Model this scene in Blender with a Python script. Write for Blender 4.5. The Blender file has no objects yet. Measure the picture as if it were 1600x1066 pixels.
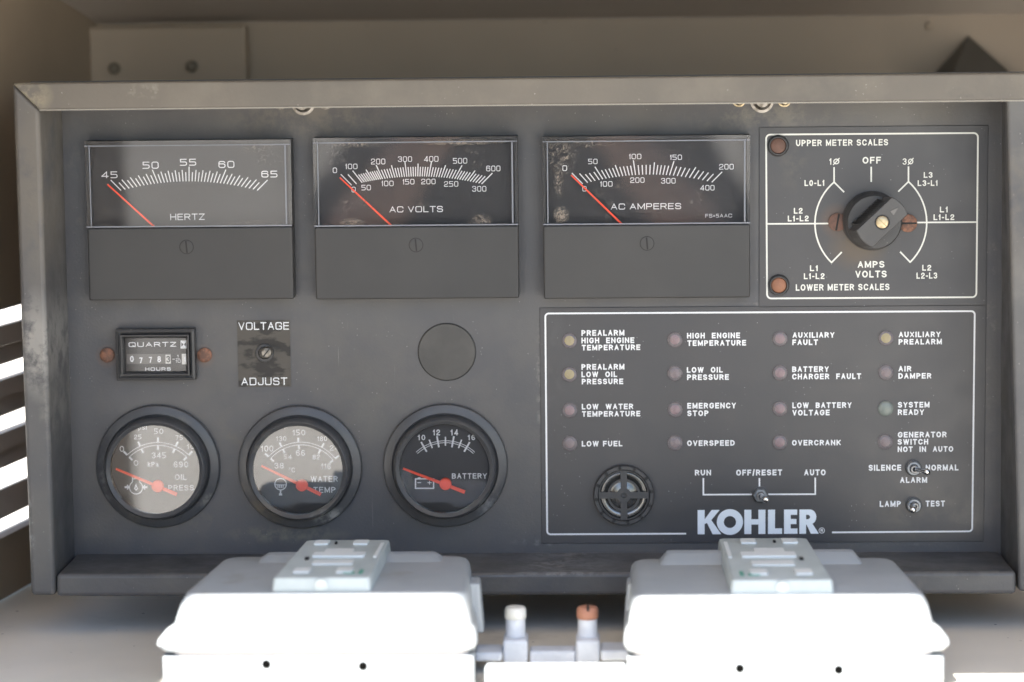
import bpy, bmesh, math, random
from mathutils import Vector, Matrix
random.seed(7)
R = math.radians
sc = bpy.context.scene
col = sc.collection

# ------------------------------------------------------------------ camera
FPX = 4035.0                      # focal length in pixels of the 1600 px wide photograph
DIST = 1.345                      # camera to panel face, metres
CAMZ = 1.45
def _n(v): return Vector(v).normalized()
Yc = _n((906-800, 50-533, FPX))
dn = Vector((1150-800, 33700-533, FPX)); dn = (dn - Yc*dn.dot(Yc)).normalized()
Zc = -dn
Xc = Yc.cross(Zc)
CAM = Vector((0, -DIST, CAMZ))
def ray(px, py):
    v = Vector((px-800, py-533, FPX))
    return Vector((Xc.dot(v), Yc.dot(v), Zc.dot(v)))
def at(px, py, d=0.0):            # point of the plane d metres in front of the panel face
    r = ray(px, py); t = (DIST-d)/r.y
    return Vector((r.x*t, -d, CAMZ + r.z*t))
cam = bpy.data.cameras.new('camera'); camo = bpy.data.objects.new('camera', cam); col.objects.link(camo)
rt, dw, fw = [Vector((Xc[i], Yc[i], Zc[i])) for i in range(3)]
m = Matrix((rt, -dw, -fw)).transposed().to_4x4(); m.translation = CAM
camo.matrix_world = m
cam.sensor_width = 36; cam.lens = FPX/1600*36
cam.clip_start = 0.02; cam.clip_end = 4000
cam.dof.use_dof = True; cam.dof.focus_distance = 1.335; cam.dof.aperture_fstop = 4.6
sc.camera = camo

# ------------------------------------------------------------------ light
SUN_EL, SUN_AZ = 56, 25           # from the front and a little from the left
w = bpy.data.worlds.new('World'); sc.world = w; w.use_nodes = True
nt = w.node_tree; sky = nt.nodes.new('ShaderNodeTexSky'); sky.sky_type = 'NISHITA'
sky.sun_disc = False; sky.sun_elevation = R(SUN_EL); sky.sun_rotation = R(180+SUN_AZ)
nt.links.new(sky.outputs[0], nt.nodes['Background'].inputs[0]); nt.nodes['Background'].inputs[1].default_value = 0.085
sun = bpy.data.lights.new('sun', 'SUN'); suno = bpy.data.objects.new('sun', sun); col.objects.link(suno)
sun.energy = 5.0; sun.angle = R(0.5); sun.color = (1, .95, .88)
sd = Vector((-math.sin(R(SUN_AZ))*math.cos(R(SUN_EL)), -math.cos(R(SUN_AZ))*math.cos(R(SUN_EL)), math.sin(R(SUN_EL))))
suno.rotation_euler = sd.to_track_quat('Z', 'Y').to_euler()
sc.view_settings.view_transform = 'Standard'; sc.view_settings.look = 'None'
sc.view_settings.exposure = 2.2; sc.view_settings.gamma = 1

# ------------------------------------------------------------------ materials
MATS = {}
def mat(name, c, rough=.5, metal=0, c2=None, ns=30, detail=4, lo=.4, hi=.65, bump=0, bscale=900, spec=.5,
        specks=None, c3=None, c3s=8, c3lo=.55, c3hi=.75, coat=0, rvar=0, stretch=None, spots=None, scratch=None):
    if name in MATS: return MATS[name]
    M = bpy.data.materials.new(name); M.use_nodes = True; t = M.node_tree; N = t.nodes; L = t.links
    b = N['Principled BSDF']; b.inputs['Roughness'].default_value = rough; b.inputs['Metallic'].default_value = metal
    b.inputs['Specular IOR Level'].default_value = spec; b.inputs['Coat Weight'].default_value = coat
    tc = N.new('ShaderNodeTexCoord'); src = tc.outputs['Object']
    g = N.new('ShaderNodeNewGeometry'); pos = g.outputs['Position']
    if stretch:
        mp = N.new('ShaderNodeMapping'); mp.inputs['Scale'].default_value = stretch; L.new(pos, mp.inputs[0]); pos = mp.outputs[0]
    def noise(s, dt=4, ro=.55):
        n = N.new('ShaderNodeTexNoise'); n.inputs['Scale'].default_value = s; n.inputs['Detail'].default_value = dt
        n.inputs['Roughness'].default_value = ro; L.new(pos, n.inputs['Vector']); return n.outputs['Fac']
    def ramp(f, a, bb):
        r = N.new('ShaderNodeMapRange'); r.inputs[1].default_value = a; r.inputs[2].default_value = bb; r.clamp = True
        L.new(f, r.inputs[0]); return r.outputs[0]
    def mix(f, a, bcol):
        x = N.new('ShaderNodeMix'); x.data_type = 'RGBA'; L.new(f, x.inputs[0])
        if isinstance(a, tuple): x.inputs[6].default_value = (*a, 1)
        else: L.new(a, x.inputs[6])
        x.inputs[7].default_value = (*bcol, 1); return x.outputs[2]
    cur = c
    if c2: cur = mix(ramp(noise(ns, detail), lo, hi), cur, c2)
    if c3: cur = mix(ramp(noise(c3s, 6, .65), c3lo, c3hi), cur, c3)
    if specks:
        sc_, thr, cc = specks
        v = N.new('ShaderNodeTexVoronoi'); v.inputs['Scale'].default_value = sc_; L.new(g.outputs['Position'], v.inputs['Vector'])
        mr = N.new('ShaderNodeMapRange'); mr.inputs[1].default_value = thr; mr.inputs[2].default_value = thr*.6; L.new(v.outputs['Distance'], mr.inputs[0])
        mm = N.new('ShaderNodeMath'); mm.operation = 'MULTIPLY'; L.new(mr.outputs[0], mm.inputs[0])
        L.new(ramp(noise(60, 3), .52, .6), mm.inputs[1]); cur = mix(mm.outputs[0], cur, cc)
    if scratch:
        mp2 = N.new('ShaderNodeMapping'); mp2.inputs['Scale'].default_value = (1.0, 1, .03); mp2.inputs['Rotation'].default_value = (0, .5, 0); L.new(g.outputs['Position'], mp2.inputs[0])
        n5 = N.new('ShaderNodeTexNoise'); n5.inputs['Scale'].default_value = 900; n5.inputs['Detail'].default_value = 2; L.new(mp2.outputs[0], n5.inputs['Vector'])
        m5 = N.new('ShaderNodeMath'); m5.operation = 'MULTIPLY'; L.new(ramp(n5.outputs['Fac'], .70, .76), m5.inputs[0]); L.new(ramp(noise(22, 3), .54, .64), m5.inputs[1])
        m6 = N.new('ShaderNodeMath'); m6.operation = 'MULTIPLY'; L.new(m5.outputs[0], m6.inputs[0]); m6.inputs[1].default_value = .6; cur = mix(m6.outputs[0], cur, scratch)
    for (spx, spy, sd_, rx_, ry_, sc2, lo2, cc, strength) in (spots or []):
        p_ = at(spx, spy, sd_); sb = N.new('ShaderNodeVectorMath'); sb.operation = 'SUBTRACT'; L.new(g.outputs['Position'], sb.inputs[0]); sb.inputs[1].default_value = p_
        ml = N.new('ShaderNodeVectorMath'); ml.operation = 'MULTIPLY'; L.new(sb.outputs[0], ml.inputs[0]); ml.inputs[1].default_value = (1/(rx_*DIST/FPX), 0, 1/(ry_*DIST/FPX))
        ln = N.new('ShaderNodeVectorMath'); ln.operation = 'LENGTH'; L.new(ml.outputs[0], ln.inputs[0])
        m1 = N.new('ShaderNodeMapRange'); m1.inputs[1].default_value = 1.0; m1.inputs[2].default_value = .35; L.new(ln.outputs['Value'], m1.inputs[0])
        nn_ = N.new('ShaderNodeTexNoise'); nn_.inputs['Scale'].default_value = sc2; nn_.inputs['Detail'].default_value = 8; nn_.inputs['Roughness'].default_value = .7; L.new(g.outputs['Position'], nn_.inputs['Vector'])
        m3 = N.new('ShaderNodeMath'); m3.operation = 'MULTIPLY'; L.new(m1.outputs[0], m3.inputs[0]); L.new(ramp(nn_.outputs['Fac'], lo2, lo2+.12), m3.inputs[1])
        m4 = N.new('ShaderNodeMath'); m4.operation = 'MULTIPLY'; L.new(m3.outputs[0], m4.inputs[0]); m4.inputs[1].default_value = strength
        cur = mix(m4.outputs[0], cur, cc)
    if isinstance(cur, tuple): b.inputs['Base Color'].default_value = (*cur, 1)
    else: L.new(cur, b.inputs['Base Color'])
    if rvar:
        mr = N.new('ShaderNodeMapRange'); L.new(noise(45, 6), mr.inputs[0]); mr.inputs[1].default_value = .3; mr.inputs[2].default_value = .7
        mr.inputs[3].default_value = rough-rvar; mr.inputs[4].default_value = rough+rvar; L.new(mr.outputs[0], b.inputs['Roughness'])
    if bump:
        bp = N.new('ShaderNodeBump'); bp.inputs['Strength'].default_value = bump; bp.inputs['Distance'].default_value = .0004
        L.new(noise(bscale, 3), bp.inputs['Height']); L.new(bp.outputs[0], b.inputs['Normal'])
    MATS[name] = M; return M
PAINT = mat('panel_paint', (.070,.071,.078), .42, c2=(.094,.092,.092), ns=14, bump=.25, bscale=700, specks=(420,.09,(.40,.39,.37)), c3=(.115,.108,.098), c3s=9, c3lo=.5, c3hi=.75, rvar=.12, scratch=(.19,.185,.175),
  spots=[(480,190,0,150,40,60,.45,(.15,.135,.115),.7),(1190,182,0,150,30,60,.45,(.15,.14,.12),.7),(280,812,0,90,25,90,.5,(.14,.125,.10),.7),(450,835,0,110,18,90,.45,(.16,.15,.12),.8),
         (590,640,0,60,60,40,.5,(.10,.098,.092),.7),(360,700,0,40,70,40,.45,(.105,.098,.086),.8),(120,300,0,40,140,50,.5,(.12,.115,.105),.6),(845,600,0,9,120,200,.5,(.22,.21,.19),.7),(1190,476,0,40,10,200,.5,(.18,.17,.16),.6),
         (167,557,0,20,20,90,.35,(.15,.095,.07),.7),(319,557,0,19,20,90,.35,(.15,.095,.07),.7),(1548,500,0,18,260,120,.55,(.16,.15,.14),.6),(850,847,0,60,8,150,.5,(.2,.2,.2),.8),(1300,850,0,200,7,150,.55,(.17,.17,.17),.7)])
FRAME = mat('frame_paint', (.076,.076,.080), .45, c2=(.10,.098,.094), ns=18, bump=.3, bscale=500, specks=(380,.10,(.42,.40,.37)), c3=(.15,.142,.13), c3s=16, c3lo=.58, c3hi=.78, rvar=.12,
  spots=[(60,260,.051,60,220,30,.35,(.145,.13,.108),.7),(58,540,.051,34,95,70,.4,(.27,.26,.24),.85),(90,640,.03,18,60,60,.45,(.2,.19,.17),.6),(880,895,.050,90,6,200,.46,(.30,.30,.30),.55),(900,880,.03,200,12,50,.45,(.13,.13,.135),.5),(300,880,.03,160,14,60,.45,(.055,.055,.058),.8),
         (1500,880,.03,160,14,60,.45,(.06,.06,.064),.7),(45,830,.051,12,100,120,.5,(.3,.3,.3),.6),(1590,300,.051,30,180,40,.45,(.12,.11,.095),.6),(1250,895,.051,200,5,120,.5,(.25,.25,.25),.7),(700,915,.051,300,22,25,.5,(.12,.115,.105),.6)])
DUSTY = mat('dusty_rail_paint', (.135,.12,.10), .55, c2=(.105,.096,.083), ns=9, bump=.3, bscale=500, specks=(380,.10,(.42,.40,.37)), c3=(.17,.153,.125), c3s=14, c3lo=.5, c3hi=.75,
  spots=[(40,150,.051,45,30,70,.4,(.32,.28,.19),.8),(1530,145,.051,70,14,60,.5,(.09,.085,.075),.7),(230,142,.051,60,14,120,.5,(.25,.235,.2),.7)])
KNOBDIRT = [(1340,385,0,50,45,50,.35,(.10,.075,.052),.8),(1306,345,0,28,30,60,.3,(.11,.07,.05),.8),(1240,250,0,30,60,80,.5,(.085,.08,.07),.6),(1230,440,0,40,20,80,.5,(.10,.09,.075),.6),(860,600,0,30,200,50,.5,(.075,.075,.075),.6),(1440,800,0,120,60,40,.45,(.085,.08,.072),.7)]
PLATE = mat('placard_film', (.052,.052,.056), .38, c2=(.062,.061,.063), ns=10, bump=.08, bscale=900, specks=(420,.09,(.4,.4,.4)), rvar=.08, spots=KNOBDIRT)
PLAST = mat('black_plastic', (.05,.05,.052), .45, c2=(.062,.061,.06), ns=12, bump=.1, bscale=1200, rvar=.08, specks=(330,.1,(.35,.33,.3)))
METERBLK = mat('meter_cover_plastic', (.034,.034,.034), .5, c2=(.042,.041,.040), ns=9, rvar=.06)
RUBBER = mat('bezel_plastic', (.062,.064,.069), .36, c2=(.08,.08,.081), ns=40, bump=.12, bscale=800, rvar=.1, c3=(.14,.13,.115), c3s=45, c3lo=.6, c3hi=.75,
  spots=[(515,808,.004,34,20,160,.42,(.34,.33,.31),.8),(770,795,.004,30,30,160,.45,(.26,.26,.26),.7),(160,760,.004,18,60,160,.5,(.2,.2,.2),.7),(410,800,.004,40,30,80,.4,(.15,.13,.10),.7),(325,790,.004,25,40,160,.5,(.24,.23,.21),.6)])
DIAL = mat('dial_black', (.028,.028,.03), .6)
WHITE = mat('white_print', (.78,.79,.80), .6)
CREAM = mat('aged_print', (.74,.74,.68), .6)
NEEDLE = mat('red_needle', (.95,.085,.03), .5)
COPPER = mat('rusty_screw', (.25,.115,.07), .55, .25, c2=(.13,.07,.05), ns=330, lo=.42, hi=.6, bump=.6, bscale=900, c3=(.34,.17,.10), c3s=500, c3lo=.55, c3hi=.7)
COPPERB = mat('copper_button', (.30,.135,.075), .5, .2, c2=(.20,.095,.06), ns=260, bump=.3, bscale=1300)
RUSTD = mat('dull_rust', (.17,.09,.065), .7, c2=(.11,.065,.05), ns=260, bump=.3)
STEEL = mat('zinc_steel', (.34,.32,.29), .42, .85, c2=(.16,.145,.12), ns=260, bump=.4)
NICKEL = mat('nickel', (.75,.75,.74), .2, 1)
BRASS = mat('brass', (.52,.44,.29), .35, .85, c2=(.36,.29,.18), ns=400)
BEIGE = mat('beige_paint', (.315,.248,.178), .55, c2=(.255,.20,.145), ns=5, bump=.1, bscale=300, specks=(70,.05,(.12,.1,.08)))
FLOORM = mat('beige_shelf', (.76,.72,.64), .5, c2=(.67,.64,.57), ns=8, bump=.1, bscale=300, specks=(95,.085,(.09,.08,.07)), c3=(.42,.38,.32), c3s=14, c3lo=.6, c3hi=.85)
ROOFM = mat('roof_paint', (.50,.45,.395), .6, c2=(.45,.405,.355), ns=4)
SLAT = mat('brown_slat', (.40,.34,.29), .6, c2=(.46,.40,.34), ns=20)
DARK = mat('dark_gap', (.02,.02,.02), .8)
OUTL = mat('white_thermoplastic', (.375,.405,.43), .42, c2=(.335,.365,.388), ns=12, rvar=.08, c3=(.27,.255,.23), c3s=26, c3lo=.60, c3hi=.8, bump=.15, bscale=400, specks=(300,.1,(.14,.12,.10)))
OUTG = mat('outlet_face', (.50,.56,.57), .4, c2=(.45,.51,.515), ns=60)
OUTW = mat('outlet_white', (.80,.85,.86), .4)
GREEN = mat('green_print', (.10,.36,.28), .5)
CLAMP = mat('cast_clamp', (.74,.77,.82), .45, 0, c2=(.60,.63,.68), ns=60, bump=.3, bscale=500)
CAPW = mat('white_cap', (.72,.72,.68), .5, c2=(.6,.58,.5), ns=80)
CAPR = mat('rust_cap', (.50,.235,.15), .6, c2=(.38,.17,.11), ns=120, bump=.3)
TAPE = mat('brown_label', (.078,.070,.058), .6, c2=(.028,.025,.022), ns=150, detail=5, lo=.48, hi=.56, bump=1, bscale=260, stretch=(.5,1,1.1))
GROUND = mat('concrete_ground', (.56,.53,.48), .9, c2=(.49,.46,.41), ns=1.5, c3=(.45,.41,.34), c3s=.7)
HOLESHADE = mat('hole_shade', (.004,.004,.004), .95, spec=0)  # near-black colour stands in for the shade inside the screw holes
DIRT = mat('mineral_scale', (.42,.36,.29), .8, c2=(.3,.25,.2), ns=500)
def glass(name, k=1.7, f=.035, rough=.02, tint=(1,1,1), marks=None):
    M = bpy.data.materials.new(name); M.use_nodes = True; t = M.node_tree; N = t.nodes; L = t.links
    N.remove(N['Principled BSDF']); out = N['Material Output']
    tr = N.new('ShaderNodeBsdfTransparent'); tr.inputs[0].default_value = (*tint, 1)
    gl = N.new('ShaderNodeBsdfGlossy'); gl.inputs['Roughness'].default_value = rough
    fr = N.new('ShaderNodeFresnel'); fr.inputs[0].default_value = 1.5
    ad = N.new('ShaderNodeMath'); ad.operation = 'MULTIPLY_ADD'; L.new(fr.outputs[0], ad.inputs[0]); ad.inputs[1].default_value = k; ad.inputs[2].default_value = f-.035
    mx = N.new('ShaderNodeMixShader'); L.new(ad.outputs[0], mx.inputs[0]); L.new(tr.outputs[0], mx.inputs[1]); L.new(gl.outputs[0], mx.inputs[2])
    # dust and dried water marks on the outer face
    g = N.new('ShaderNodeNewGeometry'); n = N.new('ShaderNodeTexNoise'); n.inputs['Scale'].default_value = 55; n.inputs['Detail'].default_value = 9; n.inputs['Roughness'].default_value = .72
    L.new(g.outputs['Position'], n.inputs['Vector']); mr = N.new('ShaderNodeMapRange'); mr.inputs[1].default_value = .60; mr.inputs[2].default_value = .78; mr.inputs[4].default_value = .22
    L.new(n.outputs['Fac'], mr.inputs[0]); df = N.new('ShaderNodeBsdfDiffuse'); df.inputs[0].default_value = (.36,.31,.26,1)
    last = mr.outputs[0]
    for (spx, spy, rx_, ry_, sc2, lo2, st) in (marks or []):
        p_ = at(spx, spy, .0135); sb = N.new('ShaderNodeVectorMath'); sb.operation = 'SUBTRACT'; L.new(g.outputs['Position'], sb.inputs[0]); sb.inputs[1].default_value = p_
        ml = N.new('ShaderNodeVectorMath'); ml.operation = 'MULTIPLY'; L.new(sb.outputs[0], ml.inputs[0]); ml.inputs[1].default_value = (3000/rx_, 0, 3000/ry_)
        ln = N.new('ShaderNodeVectorMath'); ln.operation = 'LENGTH'; L.new(ml.outputs[0], ln.inputs[0])
        m1 = N.new('ShaderNodeMapRange'); m1.inputs[1].default_value = 1.0; m1.inputs[2].default_value = .3; L.new(ln.outputs['Value'], m1.inputs[0])
        nn_ = N.new('ShaderNodeTexNoise'); nn_.inputs['Scale'].default_value = sc2; nn_.inputs['Detail'].default_value = 8; nn_.inputs['Roughness'].default_value = .7; nn_.inputs['Distortion'].default_value = 1.2; L.new(g.outputs['Position'], nn_.inputs['Vector'])
        rr_ = N.new('ShaderNodeMapRange'); rr_.inputs[1].default_value = lo2; rr_.inputs[2].default_value = lo2+.08; L.new(nn_.outputs['Fac'], rr_.inputs[0])
        m3 = N.new('ShaderNodeMath'); m3.operation = 'MULTIPLY'; L.new(m1.outputs[0], m3.inputs[0]); L.new(rr_.outputs[0], m3.inputs[1])
        m4 = N.new('ShaderNodeMath'); m4.operation = 'MULTIPLY'; L.new(m3.outputs[0], m4.inputs[0]); m4.inputs[1].default_value = st
        mm = N.new('ShaderNodeMath'); mm.operation = 'MAXIMUM'; L.new(last, mm.inputs[0]); L.new(m4.outputs[0], mm.inputs[1]); last = mm.outputs[0]
    m2 = N.new('ShaderNodeMixShader'); L.new(last, m2.inputs[0]); L.new(mx.outputs[0], m2.inputs[1]); L.new(df.outputs[0], m2.inputs[2])
    L.new(m2.outputs[0], out.inputs[0]); return M
GLASS = glass('clear_window', .62, marks=[(410,232,50,14,500,.55,.4),(425,252,34,14,350,.57,.45),(400,350,60,8,700,.52,.4),(520,245,40,30,500,.57,.5),(560,225,60,8,600,.52,.55),(720,222,75,6,600,.48,.6),(755,245,45,45,450,.59,.4),(560,325,34,40,500,.58,.45),(750,345,22,13,700,.5,.5),(550,348,22,8,700,.48,.6),(875,242,34,38,520,.535,.6),(920,225,60,10,420,.52,.35),(877,336,14,15,650,.47,.7),(873,285,9,28,500,.5,.6),(1065,245,40,30,300,.6,.4),(1090,310,70,45,160,.58,.18),(960,300,90,50,120,.56,.10)])
GLASSG = glass('gauge_glass')
def lensmat(name, c, a):
    M = bpy.data.materials.new(name); M.use_nodes = True; t = M.node_tree; N = t.nodes; L = t.links
    b = N['Principled BSDF']; b.inputs['Base Color'].default_value = (*c, 1); b.inputs['Roughness'].default_value = .2
    tr = N.new('ShaderNodeBsdfTransparent'); mx = N.new('ShaderNodeMixShader'); mx.inputs[0].default_value = a
    L.new(tr.outputs[0], mx.inputs[1]); L.new(b.outputs[0], mx.inputs[2]); L.new(mx.outputs[0], N['Material Output'].inputs[0]); return M
LENS = lensmat('frosted_lens', (.27,.24,.248), .58)
LENSG = lensmat('frosted_lens_green', (.25,.28,.255), .7)
EDGEGLINT = lensmat('clear_edge_glint', (.30,.32,.36), .55)  # pale tint paints the bright highlight lines on the window edges
BULB = {'y': mat('bulb_yellow', (.92,.76,.12), .4), 'r': mat('bulb_red', (.44,.20,.215), .4), 'p': mat('bulb_dull', (.25,.15,.15), .4), 'g': mat('bulb_green', (.26,.34,.28), .4)}

# ------------------------------------------------------------------ mesh helpers
WL = {}
def tag(o, label=None, cat=None, group=None, kind=None):
    if label: o['label'] = label
    if cat: o['category'] = cat
    if group: o['group'] = group
    if kind: o['kind'] = kind
    return o
def empty(name, loc, parent=None, label=None, cat=None, group=None):
    o = bpy.data.objects.new(name, None); col.objects.link(o); o.empty_display_size = .02
    loc = Vector(loc); WL[o.name] = loc
    if parent: o.parent = parent; o.location = loc - WL[parent.name]
    else: o.location = loc
    return tag(o, label, cat, group)
class MB:
    def __init__(s): s.v = []; s.f = []
    def add(s, vs, fs):
        n = len(s.v); s.v += [Vector(q) for q in vs]; s.f += [tuple(i+n for i in f) for f in fs]; return s
    def hexa(s, p):   # 8 points: 4 of one end, 4 of the other, same order
        return s.add(p, [(0,1,2,3),(7,6,5,4),(0,4,5,1),(1,5,6,2),(2,6,7,3),(3,7,4,0)])
    def box(s, a, b):
        x0,y0,z0 = a; x1,y1,z1 = b
        return s.hexa([(x0,y0,z0),(x1,y0,z0),(x1,y0,z1),(x0,y0,z1),(x0,y1,z0),(x1,y1,z0),(x1,y1,z1),(x0,y1,z1)])
    def loft(s, rings, caps=(True, True)):
        n = len(rings[0]); base = len(s.v); vs = [q for r in rings for q in r]; fs = []
        for k in range(len(rings)-1):
            for i in range(n):
                j = (i+1) % n; fs.append((k*n+i, k*n+j, (k+1)*n+j, (k+1)*n+i))
        if caps[0]: fs.append(tuple(range(n))[::-1])
        if caps[1]: fs.append(tuple((len(rings)-1)*n+i for i in range(n)))
        return s.add(vs, fs)
    def lathe(s, c, prof, seg=48, close=True, ang=None):  # c=(x,z); prof of (r, d), axis towards the viewer
        rings = []
        for r, d in prof:
            r = max(r, 1e-6)
            rings.append([Vector((c[0]+r*math.cos(2*math.pi*i/seg), -d, c[1]+r*math.sin(2*math.pi*i/seg))) for i in range(seg)])
        return s.loft(rings, (False, close))
    def tube(s, a, b, ra, rb=None, seg=16, prof=None):
        a = Vector(a); b = Vector(b); rb = ra if rb is None else rb
        ax = (b-a).normalized(); u = ax.orthogonal().normalized(); w_ = ax.cross(u)
        prof = prof or [(0, ra), (1, rb)]
        rings = [[a+(b-a)*t + (u*math.cos(2*math.pi*i/seg)+w_*math.sin(2*math.pi*i/seg))*max(r_, 1e-6) for i in range(seg)] for t, r_ in prof]
        return s.loft(rings)
    def build(s, name, M, parent=None, smooth=False, bev=0, fix=True, seg=2, label=None):
        c = sum(s.v, Vector())/len(s.v)
        me = bpy.data.meshes.new(name); me.from_pydata([q-c for q in s.v], [], s.f)
        if fix:
            b = bmesh.new(); b.from_mesh(me); bmesh.ops.remove_doubles(b, verts=b.verts, dist=2e-6)
            bmesh.ops.recalc_face_normals(b, faces=b.faces); b.to_mesh(me); b.free()
        me.materials.append(M)
        o = bpy.data.objects.new(name, me); col.objects.link(o); WL[o.name] = c
        if parent: o.parent = parent; o.location = c - WL[parent.name]
        else: o.location = c
        if bev:
            md = o.modifiers.new('bevel', 'BEVEL'); md.width = bev; md.segments = seg; md.limit_method = 'ANGLE'; md.angle_limit = R(35)
        if smooth:
            for p in me.polygons: p.use_smooth = True
            try: me.set_sharp_from_angle(angle=R(smooth if smooth is not True else 35))
            except Exception: pass
        if label: o['label'] = label
        return o
def copy_part(o, loc, parent):   # linked-data copy of a mesh part at another place
    c = o.copy(); col.objects.link(c); c.parent = parent; WL[c.name] = Vector(loc); c.location = Vector(loc) - WL[parent.name]
    return c

# flat ribbons (printed lines) in the panel's own plane: 2-D points (x, z)
def ribbon(mb, pts, wd, d, closed=False, cap=0.0):
    P = [Vector(p) for p in pts]
    Q = [P[0]]
    for p in P[1:]:
        if (p-Q[-1]).length > 1e-7: Q.append(p)
    if closed and (Q[0]-Q[-1]).length < 1e-7: Q.pop()
    n = len(Q)
    if n < 2: return
    if not closed and cap:
        a = (Q[0]-Q[1]).normalized(); b = (Q[-1]-Q[-2]).normalized(); Q[0] = Q[0]+a*cap; Q[-1] = Q[-1]+b*cap
    Lf = []; Rt = []
    for i in range(n):
        if closed: a, b = Q[i-1], Q[(i+1) % n]
        else: a, b = (Q[i-1] if i else None), (Q[i+1] if i < n-1 else None)
        d1 = (Q[i]-a).normalized() if a is not None else None; d2 = (b-Q[i]).normalized() if b is not None else None
        if d1 is None: d1 = d2
        if d2 is None: d2 = d1
        t = (d1+d2); t = t.normalized() if t.length > 1e-6 else d1
        nn = Vector((-t.y, t.x)); k = max(.35, nn.dot(Vector((-d1.y, d1.x))))
        Lf.append(Q[i]+nn*(wd/2/k)); Rt.append(Q[i]-nn*(wd/2/k))
    vs = [(p.x, -d, p.y) for p in Lf] + [(p.x, -d, p.y) for p in Rt]
    fs = [(i, i+n, (i+1) % n+n, (i+1) % n) for i in range(n if closed else n-1)]
    mb.add(vs, fs)
def rounded(pts, r, closed, asp=1.0):
    out = []; n = len(pts)
    for i, p in enumerate(pts):
        if len(p) < 3 or (not closed and i in (0, n-1)): out.append(Vector(p[:2])); continue
        a = Vector(pts[i-1][:2]); c = Vector(pts[(i+1) % n][:2]); q = Vector(p[:2]); rr = r*p[2]
        ra = min(rr, (a-q).length*(.5 if len(pts[i-1]) > 2 else 1)); rb = min(rr, (c-q).length*(.5 if len(pts[(i+1) % n]) > 2 else 1))
        A = q+(a-q).normalized()*ra; B = q+(c-q).normalized()*rb
        for k in range(6):   # a near-circular corner
            t = k/5; kk = .55; c1 = A+(q-A)*kk; c2 = B+(q-B)*kk; u = 1-t
            out.append(A*u**3+c1*3*u*u*t+c2*3*u*t*t+B*t**3)
    return out
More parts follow.
